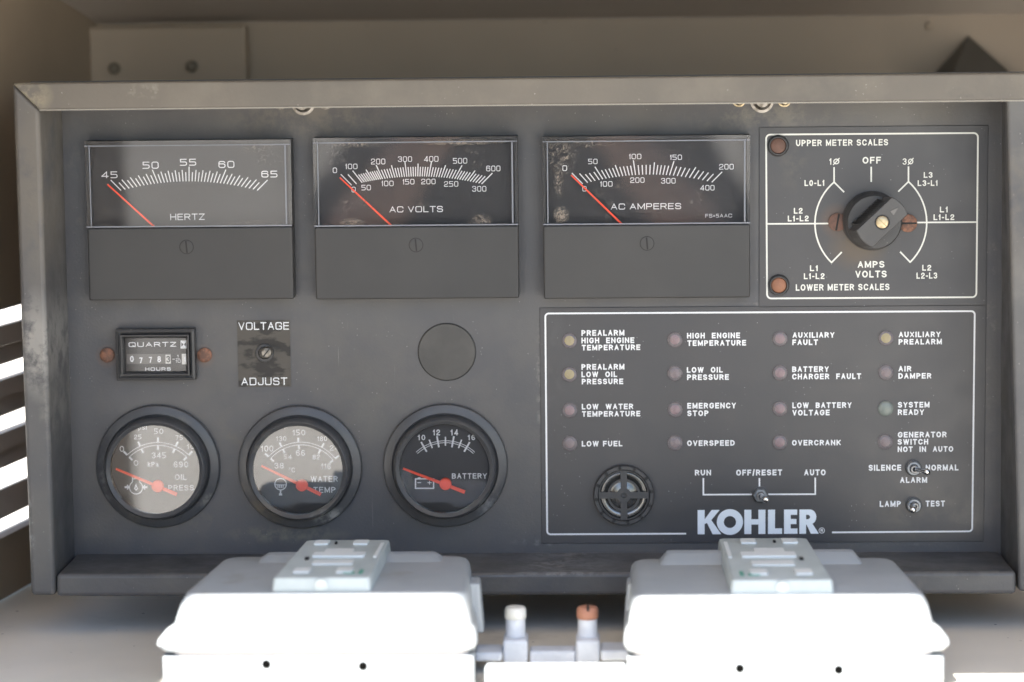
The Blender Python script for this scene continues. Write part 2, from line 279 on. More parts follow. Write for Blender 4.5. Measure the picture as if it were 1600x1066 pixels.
# glyphs: width and strokes; a third value marks a rounded corner
G = {
'A': (.82,[([(0,0),(.5,1),(1,0)],0),([(.2,.34),(.8,.34)],0)]),
'B': (.78,[([(0,0),(0,1),(.95,1,1),(.95,.53,1),(0,.53)],0),([(.1,.53),(1,.53,1),(1,0,1),(0,0)],0)]),
'C': (.82,[([(1,.68),(1,1,1),(0,1,1),(0,0,1),(1,0,1),(1,.32)],0)]),
'D': (.80,[([(0,0),(0,1),(1,1,1),(1,0,1)],1)]),
'E': (.72,[([(1,1),(0,1),(0,0),(1,0)],0),([(0,.52),(.9,.52)],0)]),
'F': (.68,[([(1,1),(0,1),(0,0)],0),([(0,.5),(.88,.5)],0)]),
'G': (.84,[([(1,.7),(1,1,1),(0,1,1),(0,0,1),(1,0,1),(1,.46),(.55,.46)],0)]),
'H': (.78,[([(0,0),(0,1)],0),([(1,0),(1,1)],0),([(0,.52),(1,.52)],0)]),
'I': (.20,[([(.5,0),(.5,1)],0)]),
'J': (.68,[([(1,1),(1,0,1),(0,0,1),(0,.3)],0)]),
'K': (.80,[([(0,0),(0,1)],0),([(.96,1),(.08,.42)],0),([(.36,.62),(1,0)],0)]),
'L': (.66,[([(0,1),(0,0),(1,0)],0)]),
'M': (.92,[([(0,0),(0,1),(.5,.12),(1,1),(1,0)],0)]),
'N': (.80,[([(0,0),(0,1),(1,0),(1,1)],0)]),
'O': (.86,[([(0,0,1),(0,1,1),(1,1,1),(1,0,1)],1)]),
'P': (.74,[([(0,0),(0,1),(1,1,1),(1,.45,1),(0,.45)],0)]),
'Q': (.86,[([(0,0,1),(0,1,1),(1,1,1),(1,0,1)],1),([(.6,.25),(1,-.05)],0)]),
'R': (.78,[([(0,0),(0,1),(.97,1,1),(.97,.48,1),(0,.48)],0),([(.58,.48),(1,0)],0)]),
'S': (.76,[([(.97,.74),(.97,1,1),(0,1,1),(0,.52,1),(1,.52,1),(1,0,1),(0,0,1),(0,.26)],0)]),
'T': (.76,[([(0,1),(1,1)],0),([(.5,0),(.5,1)],0)]),
'U': (.78,[([(0,1),(0,0,1),(1,0,1),(1,1)],0)]),
'V': (.80,[([(0,1),(.5,0),(1,1)],0)]),
'W': (1.12,[([(0,1),(.25,0),(.5,1),(.75,0),(1,1)],0)]),
'X': (.80,[([(0,0),(1,1)],0),([(0,1),(1,0)],0)]),
'Y': (.80,[([(0,1),(.5,.45),(1,1)],0),([(.5,0),(.5,.45)],0)]),
'Z': (.74,[([(0,1),(1,1),(0,0),(1,0)],0)]),
'0': (.68,[([(0,0,1),(0,1,1),(1,1,1),(1,0,1)],1)]),
'1': (.36,[([(0,.76),(.35,.8),(.8,1),(.8,0)],0)]),
'2': (.68,[([(0,.72),(0,1,1),(1,1,1),(1,.55,1),(0,.28,.6),(0,0),(1,0)],0)]),
'3': (.68,[([(0,.76),(0,1,1),(.97,1,1),(.97,.53,1),(.35,.53)],0),([(.5,.53),(1,.53,1),(1,0,1),(0,0,1),(0,.26)],0)]),
'4': (.70,[([(.76,0),(.76,1),(0,.25),(1,.25)],0)]),
'5': (.68,[([(.95,1),(.03,1),(.03,.56),(1,.56,1),(1,0,1),(0,0)],0)]),
'6': (.68,[([(.97,.76),(.97,1,1),(0,1,1),(0,0,1),(1,0,1),(1,.6,1),(.02,.6)],0)]),
'7': (.66,[([(0,1),(1,1),(.35,0)],0)]),
'8': (.68,[([(.04,.54,1),(.04,1,1),(.96,1,1),(.96,.54,1)],1),([(0,0,1),(0,.54,1),(1,.54,1),(1,0,1)],1)]),
'9': (.68,[([(.03,.24),(.03,0,1),(1,0,1),(1,1,1),(0,1,1),(0,.4,1),(.98,.4)],0)]),
'-': (.40,[([(0,.42),(1,.42)],0)]), '=': (.5,[([(0,.3),(1,.3)],0),([(0,.62),(1,.62)],0)]),
'+': (.6,[([(0,.5),(1,.5)],0),([(.5,.15),(.5,.85)],0)]),
'/': (.40,[([(0,-.08),(1,1.08)],0)]),
'@': (1.0,[([(.06,.06,1),(.06,.94,1),(.94,.94,1),(.94,.06,1)],1),([(0,-.08),(1,1.08)],0)]),   # slashed O
'*': (.3,[([(.1,.7,1),(.1,1,1),(.9,1,1),(.9,.7,1)],1)]),                             # degree
'p': (.55,[([(0,-.28),(0,.72)],0),([(0,0),(0,.7),(1,.7,1),(1,0,1)],1)]),
's': (.5,[([(1,.55),(1,.7,1),(0,.7,1),(0,.36,1),(1,.36,1),(1,0,1),(0,0,1),(0,.14)],0)]),
'i': (.16,[([(.5,0),(.5,.7)],0),([(.5,.9),(.5,1)],0)]),
'k': (.55,[([(0,0),(0,1)],0),([(.95,.7),(.05,.25)],0),([(.35,.42),(1,0)],0)]),
'a': (.56,[([(.02,.7),(.9,.7,1),(.9,0),(0,0,1),(0,.4,1),(.9,.4)],0)]),
' ': (.32,[]),
}
def text(mb, s, x0, x1, y0, y1, d, style='helv', wt=None, dz=0.00012):
    """lettering between photo columns x0..x1 and rows y0..y1 on the plane d, aligned with the panel"""
    ym = (y0+y1)/2; xm = (x0+x1)/2
    a = at(x0, ym, d); b = at(x1, ym, d); t = at(xm, y0, d); u = at(xm, y1, d)
    W = (b.x-a.x); H = t.z-u.z; zc = (t.z+u.z)/2; z0 = zc-H/2; xs = (a.x+b.x)/2-W/2
    sw = (wt or {'helv': .225, 'euro': .14, 'reg': .14}[style])
    rad = {'helv': .40, 'euro': .22, 'reg': .42}[style]
    gap = {'helv': .16, 'euro': .20, 'reg': .13}[style] + sw*.25
    wf = {'helv': 1.0, 'euro': 1.35, 'reg': .86}[style]
    adv = []; x = 0
    for ch in s:
        gw = G[ch][0]*wf if ch not in 'I1i ' else G[ch][0]
        if style == 'euro' and ch in '1': gw = .3
        if ch == 'I': gw = sw
        adv.append((ch, x, gw)); x += gw+gap
    tot = x-gap; k = W/tot
    lv = 0
    for ch, gx, gw in adv:
        for pts, closed in G[ch][1]:
            mx = lambda px_: gx + sw/2 + px_*(gw-sw) if gw > sw else gx+gw/2
            q = [(mx(p[0]), sw/2+p[1]*(1-sw), *p[2:]) for p in pts]
            q = rounded(q, rad*(1 if ch.isupper() or ch.isdigit() or ch == '@' else .7), closed)
            q = [Vector((xs + v.x*k, z0 + v.y*H)) for v in q]
            runs = [[q[0]]]
            for i in range(1, len(q)):
                runs[-1].append(q[i])
                if not closed and i < len(q)-1 and (q[i]-q[i-1]).length > 1e-9 and (q[i+1]-q[i]).length > 1e-9 and (q[i]-q[i-1]).angle(q[i+1]-q[i]) > R(75): runs.append([q[i]])
            for ri, run in enumerate(runs):
                n0 = len(mb.v)
                ribbon(mb, run, sw*H*min(1.0, (k/H)*.5+.5), d+dz+lv*1.6e-5, closed, cap=(0 if closed or (ch in 'CGS3689s') else sw*H*.5))
                lv = (lv+1) % 5
                if ch not in 'p/Q@':
                    for v in mb.v[n0:]:
                        v.z = min(max(v.z, z0), z0+H); v.x = min(max(v.x, xs+gx*k), xs+(gx+gw)*k)
def phrase(words, lines, d, parent, style='helv', M=None, wt=None):
    mb = MB()
    for (s, x0, x1, y0, y1) in lines: text(mb, s, x0, x1, y0, y1, d, style, wt)
    o = mb.build('lettering', M or WHITE, parent, fix=False)
    if words: o['label'] = 'printed words ' + words
    return o
def line_px(mb, pts, wpx, d, closed=False, dz=.00012, rnd=0):
    q = [at(p[0], p[1], d) for p in pts]
    q = [(v.x, v.z, *p[2:]) for v, p in zip(q, pts)]
    q = rounded(q, rnd, closed) if rnd else [Vector(v[:2]) for v in q]
    ribbon(mb, q, wpx*DIST/FPX, d+dz, closed)
S = DIST/FPX                     # metres per photo pixel on the panel face

# ------------------------------------------------------------------ setting
g = MB(); g.add([(-300,-300,0),(300,-300,0),(300,300,0),(-300,300,0)], [(0,1,2,3)])
tag(g.build('ground', GROUND), kind='structure')

# ------------------------------------------------------------------ generator enclosure
ZF = CAMZ-.306                   # shelf height
enc = empty('generator_enclosure', (0, .1, 0), None, 'beige sheet metal generator enclosure around the dark control panel, louvred at its left', 'enclosure')
def wall_x(Y): return -.3143 + (Y-.055)*.175     # left side wall, slightly splayed
rz_b, rz_f, yf = CAMZ+.0057, CAMZ+.150, -.410
YB = .205
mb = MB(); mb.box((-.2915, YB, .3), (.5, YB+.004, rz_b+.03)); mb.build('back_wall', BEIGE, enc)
mb = MB()
x0, x1 = -.62, .62
mb.hexa([(x0,YB+.01,rz_b),(x1,YB+.01,rz_b),(x1,yf,rz_f),(x0,yf,rz_f),(x0,YB+.01,rz_b+.003),(x1,YB+.01,rz_b+.003),(x1,yf,rz_f+.003),(x0,yf,rz_f+.003)])
mb.build('roof', ROOFM, enc)
mb = MB(); mb.box((x0, yf-.003, rz_f-.004), (x1, yf-.0005, rz_f+.02)); mb.build('roof_lip', ROOFM, enc)
# shelf
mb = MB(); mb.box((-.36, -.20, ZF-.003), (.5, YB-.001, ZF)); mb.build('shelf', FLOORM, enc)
mb = MB(); mb.box((-.36, -.203, .10), (.5, -.2005, ZF+.0)); mb.build('front_skirt', BEIGE, enc)
mb = MB(); mb.box((.42, -.2, ZF+.001), (.424, YB-.001, rz_f)); mb.build('right_wall', BEIGE, enc)
# left wall: solid strips round the louvre opening, slats one by one
def wall_strip(Y0, Y1, z0, z1, name='left_wall'):
    a, b = wall_x(Y0), wall_x(Y1)
    mb = MB(); mb.hexa([(a,Y0,z0),(b,Y1,z0),(b,Y1,z1),(a,Y0,z1),(a-.003,Y0,z0),(b-.003,Y1,z0),(b-.003,Y1,z1),(a-.003,Y0,z1)])
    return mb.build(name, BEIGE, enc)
Yl0, Yl1 = -.10, .19
def zpix(py, px=20): 
    r = ray(px, py); t = (DIST+.07)/r.y; return CAMZ+r.z*t
zt, zb = zpix(474), zpix(822)
wall_strip(-.40, YB-.002, zt, rz_f-.01)
wall_strip(-.19, YB-.002, ZF+.001, zb)
mb = MB(); xa = wall_x(-.40)-.004
mb.hexa([(xa,-.402,ZF-.2),(xa-.012,-1.0,ZF-.2),(xa-.012,-1.0,CAMZ+.40),(xa,-.402,CAMZ+.40),(xa-.003,-.402,ZF-.2),(xa-.015,-1.0,ZF-.2),(xa-.015,-1.0,CAMZ+.40),(xa-.003,-.402,CAMZ+.40)])
mb.build('added_shade_panel', BEIGE, enc)  # unseen panel added to shade the shelf and darken the glass reflections
wall_strip(-.19, Yl0, zb+.0005, zt-.0005)
gaps = [(477,505),(560,588),(638,669),(717,754),(793,819)]
edges = [474]+[e for gp in gaps for e in gp]+[822]
solid = [(edges[i], edges[i+1]) for i in range(0, len(edges), 2)]
for (ya, yb) in solid:
    z1_, z0_ = zpix(ya), zpix(yb); h = z1_-z0_
    parts_ = [(z0_, z1_)] if h < .016 else [(z0_, z0_+h/2-.0006), (z0_+h/2+.0006, z1_)]
    for i, (a_, b_) in enumerate(parts_):
        mb = MB()
        o_ = .003+.004*i
        for Y0, Y1 in ((Yl0, Yl1),):
            a, b = wall_x(Y0), wall_x(Y1); k = min(.006, (b_-a_))
            mb.hexa([(a,Y0,a_),(b,Y1,a_),(b-.004,Y1,b_),(a-.004,Y0,b_),(a-o_-.005,Y0,a_-.001),(b-o_-.005,Y1,a_-.001),(b-o_-.008,Y1,b_-.002),(a-o_-.008,Y0,b_-.002)])
        mb.build('louvre_slat', SLAT, enc)
# mounting plate on the back wall, top left, with two bolt holes
mb = MB(); a = at(130, 42, -YB+.014); b = at(384, 42, -YB+.014)
mb.box((a.x, YB-.014, CAMZ-.12), (b.x, YB-.0005, a.z)); mb.build('mounting_plate', BEIGE, enc, bev=.002)
for (px, py) in ((179,107),(300,104)):
    p = at(px, py, -YB+.0145); mb = MB(); mb.lathe((p.x, p.z), [(.0035,-YB+.0142),(.0034,-YB+.0165),(.002,-YB+.0185),(0,-YB+.019)], 20)
    mb.build('bolt', mat('dull_bolt', (.15,.125,.09), .6), enc)
# dark pointed wedge at the top right
mb = MB(); q = [at(1452,118,-YB+.02), at(1513,56,-YB+.02), at(1585,118,-YB+.02)]
ap = at(1513,56,-YB+.001)
base = [at(1440,150,-YB+.03), at(1475,150,-YB+.07), at(1620,150,-YB+.03)]
ap.y = YB-.001
f0 = base[0].copy(); f1 = base[1].copy(); f2 = base[2].copy(); b0 = f0.copy(); b0.y = YB-.001; b2 = f2.copy(); b2.y = YB-.001
mb.add([ap, f0, f1, f2, b0, b2], [(0,1,2),(0,2,3),(0,3,5),(0,4,1),(1,4,5,3,2),(0,5,4)])
mb.build('dark_wedge', mat('dark_wedge_paint', (.075,.07,.06), .6), enc)
p = at(1453,41,-YB+.003); mb = MB(); mb.lathe((p.x,p.z), [(.0025,-YB+.0005),(.0022,-YB+.003),(0,-YB+.0035)], 16); mb.build('bolt', BEIGE, enc)

# ------------------------------------------------------------------ control panel
cp = empty('control_panel', (at(800,930,.051).x, 0, at(800,930,.051).z), None, 'dark grey generator control panel with meters, gauges, alarm lamps and switches in a raised frame', 'control panel')
DF = .051
pTL = at(90,140,0); pBR = at(1600,872,0)
# face sheet (with the housing behind it)
pz_t = at(800,120,0).z; pz_b = at(800,868,0).z
mb = MB(); mb.box((at(96,520,0).x-.012, 0, pz_b-.004), (at(1566,520,0).x+.012, .0025, pz_t)); mb.build('face_plate', PAINT, cp)
mb = MB(); mb.box((at(60,900,DF).x, .0035, at(800,926,DF).z+.02), (at(1600,900,DF).x+.01, .06, pz_t-.004)); mb.build('housing', FRAME, cp)
def bar(name, front, back, M=FRAME, bev=.0012):   # front, back: four pixel points each with a depth
    mb = MB(); mb.hexa([at(*p) for p in front]+[at(*p) for p in back]); return mb.build(name, M, cp, bev=bev, seg=3)
# left post: front flange and inner wall (inner edge a little rounded)
F = DF
A0 = at(19,131,F); A1 = at(61,172,F); B0 = at(48,931,F); B1 = at(87,931,F)
def depth(p, d): return Vector((p.x, -d, p.z))
innT = at(97,178,0); innB = at(117,872,0)
mb = MB(); mb.hexa([A0, at(61.5,172.4,F), B1, B0, depth(A0,-.002), Vector((innT.x,.002,A1.z)), Vector((innB.x,.002,B1.z)), depth(B0,-.002)])
mb.build('left_post', FRAME, cp, bev=.0022, seg=3)
# top rail, mitred on the left
C0 = at(19.5,130.5,F); C1 = at(61,171.5,F); D0 = at(1640,114,F); D1 = at(1640,156.3,F)
lip = .0025
mb = MB(); mb.hexa([C0+Vector((0,-.0006,0)), D0+Vector((0,-.0006,0)), D1+Vector((0,-.0006,0)), C1+Vector((0,-.0006,0)), depth(C0,F-.018), depth(D0,F-.018), depth(D1,F-.018)+Vector((0,0,.002)), depth(C1,F-.018)+Vector((0,0,.002))])
mb.build('top_rail', DUSTY, cp, bev=.0009, seg=2)
tz = C0.z
mb = MB(); mb.hexa([depth(C0,F-.0185)-Vector((0,0,.0005)), depth(D0,F-.0185)-Vector((0,0,.0005)), depth(D0,F-.0185)-Vector((0,0,.003)), depth(C0,F-.0185)-Vector((0,0,.003)),
                    depth(C0,-.0)-Vector((0,0,.0005)), depth(D0,-.0)-Vector((0,0,.0005)), depth(D0,-.0)-Vector((0,0,.003)), depth(C0,-.0)-Vector((0,0,.003))])
mb.build('top_sheet', FRAME, cp)
mb = MB(); line_px(mb, [(62,172.3),(700,165.6),(1638,157)], 1.5, F+.0008, dz=0); mb.build('rail_edge', mat('pale_edge', (.32,.30,.26), .45), cp, fix=False)  # thin pale line along the rail's lower edge
# bottom rail
E0 = at(87.8,897,F); E1 = at(1588,893,F); E2 = at(1588,929,F); E3 = at(87.8,933,F)
I0 = at(118,866,0); I1 = at(1563,862,0)
zz = lambda p, q: Vector((p.x, p.y, q))
mb = MB(); mb.hexa([E0, E1, E2, E3, Vector((I0.x,.002,I0.z)), Vector((I1.x,.002,I1.z)), Vector((I1.x,.002,E2.z)), Vector((I0.x,.002,E3.z))])
mb.build('bottom_rail', FRAME, cp, bev=.0022, seg=3)
# right post
H0 = at(1572.5,150,F); H1 = at(1592,925,F); H0r = at(1660,150,F); H1r = at(1660,925,F)
J0 = at(1566,200,0); J1 = at(1563.5,872,0)
mb = MB(); mb.hexa([H0, H0r, H1r, H1, Vector((J0.x,.002,H0.z)), depth(H0r,-.002), depth(H1r,-.002), Vector((J1.x,.002,H1.z))])
mb.build('right_post', FRAME, cp, bev=.002, seg=3)

# screws half hidden behind the top rail
for cx, cy in ((473,163),(1191,159)):
    for dx, r, h, M, dy in ((0,17.5,6,STEEL,0),(-36,10,4,BRASS if cx > 1000 else STEEL,-1),(35,10,4,BRASS if cx > 1000 else STEEL,-1)):
        p = at(cx+dx, cy+dy-1, .003); rr = r*S; hh = h*S
        mb = MB(); mb.lathe((p.x,p.z), [(rr*1.05,.0002),(rr*1.05,.0012),(rr*.82,.0016),(rr*.78,.004),(rr*.55,.0058),(rr*.1,.0062),(0,.0062)], 32)
        mb.build('screw', M, cp, smooth=40)

def disc_plate(name, px0, py0, px1, py1, dd, M, bev=.0004, r=.0015):
    a = at(px0, py0); b = at(px1, py1); mb = MB(); mb.box((a.x, -dd, b.z), (b.x, -.0001, a.z)); return mb.build(name, M, cp, bev=bev)

# --- rectangular meters -------------------------------------------------------
def slot_screw(c, r, d0, d1, M, parent, ang=90, name='screw', slotw=.2, dome=.25, seg=32):
    root = MB()
    root.lathe(c, [(r, d0), (r, d0+(d1-d0)*(1-dome)), (r*.9, d0+(d1-d0)*(1-dome*.4)), (r*.5, d1), (0, d1)], seg)
    o = root.build(name, M, parent, smooth=40)
    a = R(ang); mb = MB(); u = Vector((math.cos(a), 0, math.sin(a))); v = Vector((-math.sin(a), 0, math.cos(a)))
    cc = Vector((c[0], -(d1+.00008), c[1])); L_ = r*.92; h = r*slotw/2
    q = [cc-u*L_-v*h, cc+u*L_-v*h, cc+u*L_+v*h, cc-u*L_+v*h]
    mb.hexa(q+[p+Vector((0,(d1-d0)*.5,0)) for p in q]); return o, mb
def needle_mb(tip, tail, w0, w1, d, th=.0006):
    a, b = at(*tip, d), at(*tail, d); u = (b-a).normalized(); n = Vector((-u.z,0,u.x)); k = S/2
    q = [a-n*w0*k, b-n*w1*k, b+n*w1*k, a+n*w0*k]
    mb = MB(); mb.hexa([p+Vector((0,-th,0)) for p in q]+q); return mb
def arc_y(x, x0, y0, xm, ym, x1, y1):   # inner arc (three points, fitted parabola)
    return y0*(x-xm)*(x-x1)/((x0-xm)*(x0-x1)) + ym*(x-x0)*(x-x1)/((xm-x0)*(xm-x1)) + y1*(x-x0)*(x-xm)/((x1-x0)*(x1-xm))
def ticks(mb, piv, arc, marks, wpx, d):
    for a, L_ in marks:
        sx, sy = math.sin(R(a)), -math.cos(R(a)); t = 120
        for _ in range(12):
            x = piv[0]+sx*t; y = arc_y(x, *arc); t = (y-piv[1])/sy
        p = (piv[0]+sx*t, piv[1]+sy*t); line_px(mb, [p, (p[0]+sx*L_, p[1]+sy*L_)], wpx, d)
MD = .013        # front of the meter housings
DD = .006        # meter dial plates
def meter(x0, x1, y0, ymid, y1, words, title, nums, piv, arc, marks, ntip, ntail, skew=0, wt=.13, extra=None, scr=None, label=None):
    a = at(x0, y0, MD); b = at(x1, y1, MD); zm = at((x0+x1)/2, ymid, MD).z
    root = empty('panel_meter', ((a.x+b.x)/2, 0, b.z), cp, label=label)
    # housing: back tray with four walls round the dial
    wv = .0016
    tray = MB()
    tray.box((a.x, -DD+.0006, zm), (b.x, -.0002, a.z))
    tray.box((a.x, -MD+.0012, zm), (a.x+wv, -DD+.0004, a.z)); tray.box((b.x-wv, -MD+.0012, zm), (b.x, -DD+.0004, a.z))
    tray.box((a.x+wv+.00002, -MD+.0012, a.z-wv), (b.x-wv-.00002, -DD+.0004, a.z))
    tray.build('housing', METERBLK, root)
    mb = MB(); mb.box((a.x+.0017, -DD, zm+.0002), (b.x-.0017, -DD+.0005, a.z-.0017)); mb.build('dial', DIAL, root)
    lo = MB(); lo.box((a.x, -MD, b.z), (b.x, -.0002, zm-.0003)); lo.build('lower_cover', METERBLK, root, bev=.0009, seg=3)
    # clear window: front pane with a raised rim, its pale colour painting in edge highlights
    pn = MB(); pn.box((a.x, -MD-.0006, zm), (b.x, -MD+.0006, a.z)); pn.build('window', GLASS, root)
    rim = MB(); e = .0007
    for (ax, az, bx, bz) in ((a.x, a.z-.0028, b.x, a.z-.0022), (a.x, zm, b.x, zm+.0007), (a.x+.0022, zm+.001, a.x+.0028, a.z-.003), (b.x-.0032, zm+.001, b.x-.0024, a.z-.003)):
        rim.box((ax, -MD-.0011, az), (bx, -MD-.0007, bz))
    rim.build('window_rim_glint', EDGEGLINT, root)
    mb = MB()
    for t in nums: text(mb, *t, DD, 'euro', wt)
    mb.build('scale_numbers', WHITE, root, fix=False)
    mb = MB()
    for t in title: text(mb, *t, DD, 'euro', .14 if len(t[0]) > 2 else None)
    o = mb.build('lettering', WHITE, root, fix=False); o['label'] = 'printed words '+words
    mb = MB(); ticks(mb, piv, arc, marks, 1.55, DD); mb.build('scale_marks', WHITE, root, fix=False)
    needle_mb(ntip, ntail, 2.0, 3.0, DD+.0025).build('needle', NEEDLE, root)
    c = at(scr[0], scr[1], MD)
    o, sl = slot_screw((c.x, c.z), 10.5*S*.97, MD-.0001, MD+.0003, METERBLK, root, 95, slotw=.22)
    sl.build('screw_slot', DARK, root)
    rg = MB(); rg.lathe((c.x, c.z), [(11.6*S*.97, MD+.0001), (11.6*S*.97, MD+.00016), (10.4*S*.97, MD+.00016)], 32, close=False); rg.build('screw_recess', DARK, root)
    return root
mk = []
for i in range(41):
    mk.append((-45+90*i/40, 23 if i % 10 == 0 else (18 if i % 2 == 0 else 14.5)))
meter(132,459,221,354.5,467.5,'HERTZ',[('HERTZ',266,319.8,334,344)],
  [('45',158.3,183.8,268,278.5),('50',222.7,248,252.8,263.8),('55',281,306.7,248.3,259),('60',341.3,366.3,251.7,262.5),('65',408.3,433.7,267,277.4)],
  (295.5,404),(189.6,297.7,295.5,283.5,402.2,297.7),mk,(168,288),(243,356),scr=(291.5,386),
  label='frequency meter reading HERTZ, leftmost of the three')
def interp(tab, v):
    for (a, b), (c, d) in zip(tab, tab[1:]):
        if a <= v <= c: return b+(d-b)*(v-a)/(c-a)
tab = [(0,-45),(100,-38.8),(200,-25.3),(300,-7.2),(400,10),(500,28.7),(600,45)]
mk = [(-45,24),(-42.2,20)]+[(interp(tab, v), 24 if v % 100 == 0 else (20 if v % 50 == 0 else 15)) for v in range(100,601,10)]
meter(488.5,811,216,353,466,'AC VOLTS',[('AC VOLTS',608.5,692,322.3,331.8)],
  [('0',520,526.5,262,270.5),('100',539.8,558.5,256,264.3),('200',579.8,602,248,257),('300',621.8,643.8,244.5,253),('400',662.5,685,244,253),('500',707.8,730,247,255.8),('600',759.8,781.8,259,267.8),
   ('0',549.3,555.8,292,300.8),('50',564.8,579.5,289,297.5),('100',596.3,615,282.5,291),('150',629.3,647.5,279.8,288.3),('200',658.3,680.5,279.5,288),('250',694,716,283.3,291.8),('300',737.8,759.8,290.8,299.5)],
  (650,390),(547.5,290,650,275.8,752.5,287.5),mk,(531,277.5),(612.5,353.5),scr=(650,383),
  label='AC volts meter, the middle one of the three')
tab = [(25,-42.1),(50,-32.5),(75,-20.7),(100,-8.5),(125,5.4),(150,17.7),(175,31.6),(200,45)]
vals = [25,31,37,44]+list(range(50,201,5))
mk = [(-45,24)]+[(interp(tab, v), 23 if v in (50,100,150,200) else (19 if v % 25 == 0 else 15)) for v in vals]
meter(847.5,1172,214,350.5,465,'AC AMPERES FS=5AAC',[('AC AMPERES',954.3,1064.3,317.8,327.3),('FS=5AAC',1102,1143.8,334.3,340)],
  [('0',878.8,886,258.5,267.3),('50',919,933.5,248.3,256.5),('100',983,1002,240.5,248.8),('150',1047,1065.5,241.8,250),('200',1123.8,1146.3,256.3,265),
   ('0',910,916.5,290.8,299.3),('100',938,957,283.3,291.8),('200',984.8,1007,277.3,285.8),('300',1033,1055.5,278.3,287),('400',1094,1116.3,289.3,297.8)],
  (1010,387),(909,288,1011,272.8,1112.5,285),mk,(892.5,273.7),(972.5,351),scr=(1011,380.5),
  label='AC amperes meter, rightmost of the three, beside the selector plate')

# --- selector plate ------------------------------------------------------------
PD = .0006
def plate(name, x0, y0, x1, y1, label):
    a = at(x0, y0); b = at(x1, y1)
    r = empty(name, ((a.x+b.x)/2, 0, b.z), cp, label=label)
    mb = MB(); mb.box((a.x, -PD, b.z), (b.x, -.0001, a.z)); mb.build('backing', PLATE, r, bev=.0003)
    return r
sp = plate('selector_plate', 1186, 199, 1541, 478, 'meter selector placard with white border')
mb = MB()
line_px(mb, [(1197,210.5,1),(1528,208,1),(1525.5,464.5,1),(1198.5,466.5,1)], 2.6, PD, True, rnd=.0022); mb.build('border_line', CREAM, sp, fix=False)
mb = MB()
line_px(mb, [(1198.5,350),(1295.6,349.4)], 2.4, PD); line_px(mb, [(1429.7,347.8),(1526,347.2)], 2.4, PD)
def arc3(p, q, r, n=18):
    # circle through three photo points
    ax, ay = p; bx, by = q; cx, cy = r
    d_ = 2*(ax*(by-cy)+bx*(cy-ay)+cx*(ay-by))
    ux = ((ax*ax+ay*ay)*(by-cy)+(bx*bx+by*by)*(cy-ay)+(cx*cx+cy*cy)*(ay-by))/d_
    uy = ((ax*ax+ay*ay)*(cx-bx)+(bx*bx+by*by)*(ax-cx)+(cx*cx+cy*cy)*(bx-ax))/d_
    rr = math.hypot(ax-ux, ay-uy); a0 = math.atan2(ay-uy, ax-ux); a1 = math.atan2(by-uy, bx-ux); a2 = math.atan2(cy-uy, cx-ux)
    def un(a, ref): 
        while a-ref > math.pi: a -= 2*math.pi
        while a-ref < -math.pi: a += 2*math.pi
        return a
    a0 = un(a0, a1); a2 = un(a2, a1)
    return [(ux+rr*math.cos(a0+(a2-a0)*i/n), uy+rr*math.sin(a0+(a2-a0)*i/n)) for i in range(n+1)]
la = arc3((1303.2,284.7),(1273.3,349.1),(1299.2,410.3)); ra = arc3((1419.4,283.9),(1448,347.8),(1422.1,409.8))
line_px(mb, la, 2.4, PD, dz=.00016); line_px(mb, ra, 2.4, PD, dz=.00016)
line_px(mb, [(1303.2,261.3),(1303.2,284.7),(1318.9,300.4)], 2.4, PD, dz=.0002)
line_px(mb, [(1361.2,260.7),(1361.2,284.4)], 2.4, PD)
line_px(mb, [(1419.4,260.2),(1419.4,283.9),(1403.4,299.6)], 2.4, PD, dz=.0002)
line_px(mb, [(1298.6,410.9),(1315.2,394)], 2.4, PD, dz=.0002); line_px(mb, [(1422.7,410.4),(1406.3,393.5)], 2.4, PD, dz=.0002)
mb.build('dial_lines', CREAM, sp, fix=False)
for wds, ls in [('UPPER METER SCALES',[('UPPER METER SCALES',1243.7,1387.6,218,228)]),('1 phase',[('1@',1295.5,1312,247.6,257.4)]),('OFF',[('OFF',1347.6,1376.4,245.2,255.8)]),
  ('3 phase',[('3@',1410.3,1427.4,247.6,257.4)]),('L0-L1',[('L0-L1',1257,1288,281.4,290.7)]),('L3 L3-L1',[('L3',1443.3,1457,269,278),('L3-L1',1433.8,1465,281.7,290.7)]),
  ('L2 L1-L2',[('L2',1240.4,1254,325,334),('L1-L2',1230.9,1263.5,337,346)]),('L1 L1-L2',[('L1',1468.4,1481,323,332),('L1-L2',1458.6,1491,335,344)]),
  ('L1 L1-L2',[('L1',1265.4,1278,414.7,423.7),('L1-L2',1256,1288.3,427,436.2)]),('AMPS VOLTS',[('AMPS',1340,1381.9,408,418.5),('VOLTS',1336.4,1385.4,423,433.7)]),
  ('L2 L2-L3',[('L2',1441,1455,414,423),('L2-L3',1432,1464.3,426,435.6)]),('LOWER METER SCALES',[('LOWER METER SCALES',1243.4,1389.7,443.8,453.9)])]:
    phrase(wds, ls, PD, sp, M=CREAM, wt=.155 if 'phase' in wds else .2)
for cx, cy, M, lb in ((1216,228,RUSTD,'dull brown scale lamp, the upper one'),(1217,446,COPPERB,'bright copper scale lamp, the lower one')):
    c = at(cx, cy, .002); r = empty('scale_lamp', (c.x,-.0007,c.z), cp, label=lb)
    mb = MB(); mb.lathe((c.x,c.z), [(17*S,PD+.00005),(16.5*S,.0018),(14*S,.0030),(12.8*S,.0030),(12.4*S,.0016)], 40, close=False); mb.build('ring', PLAST, r, smooth=50)
    mb = MB(); mb.lathe((c.x,c.z), [(12.4*S,PD+.0004),(12.2*S,.0020),(10.5*S,.0026),(0,.0027)], 40); mb.build('lens', M, r, smooth=50)
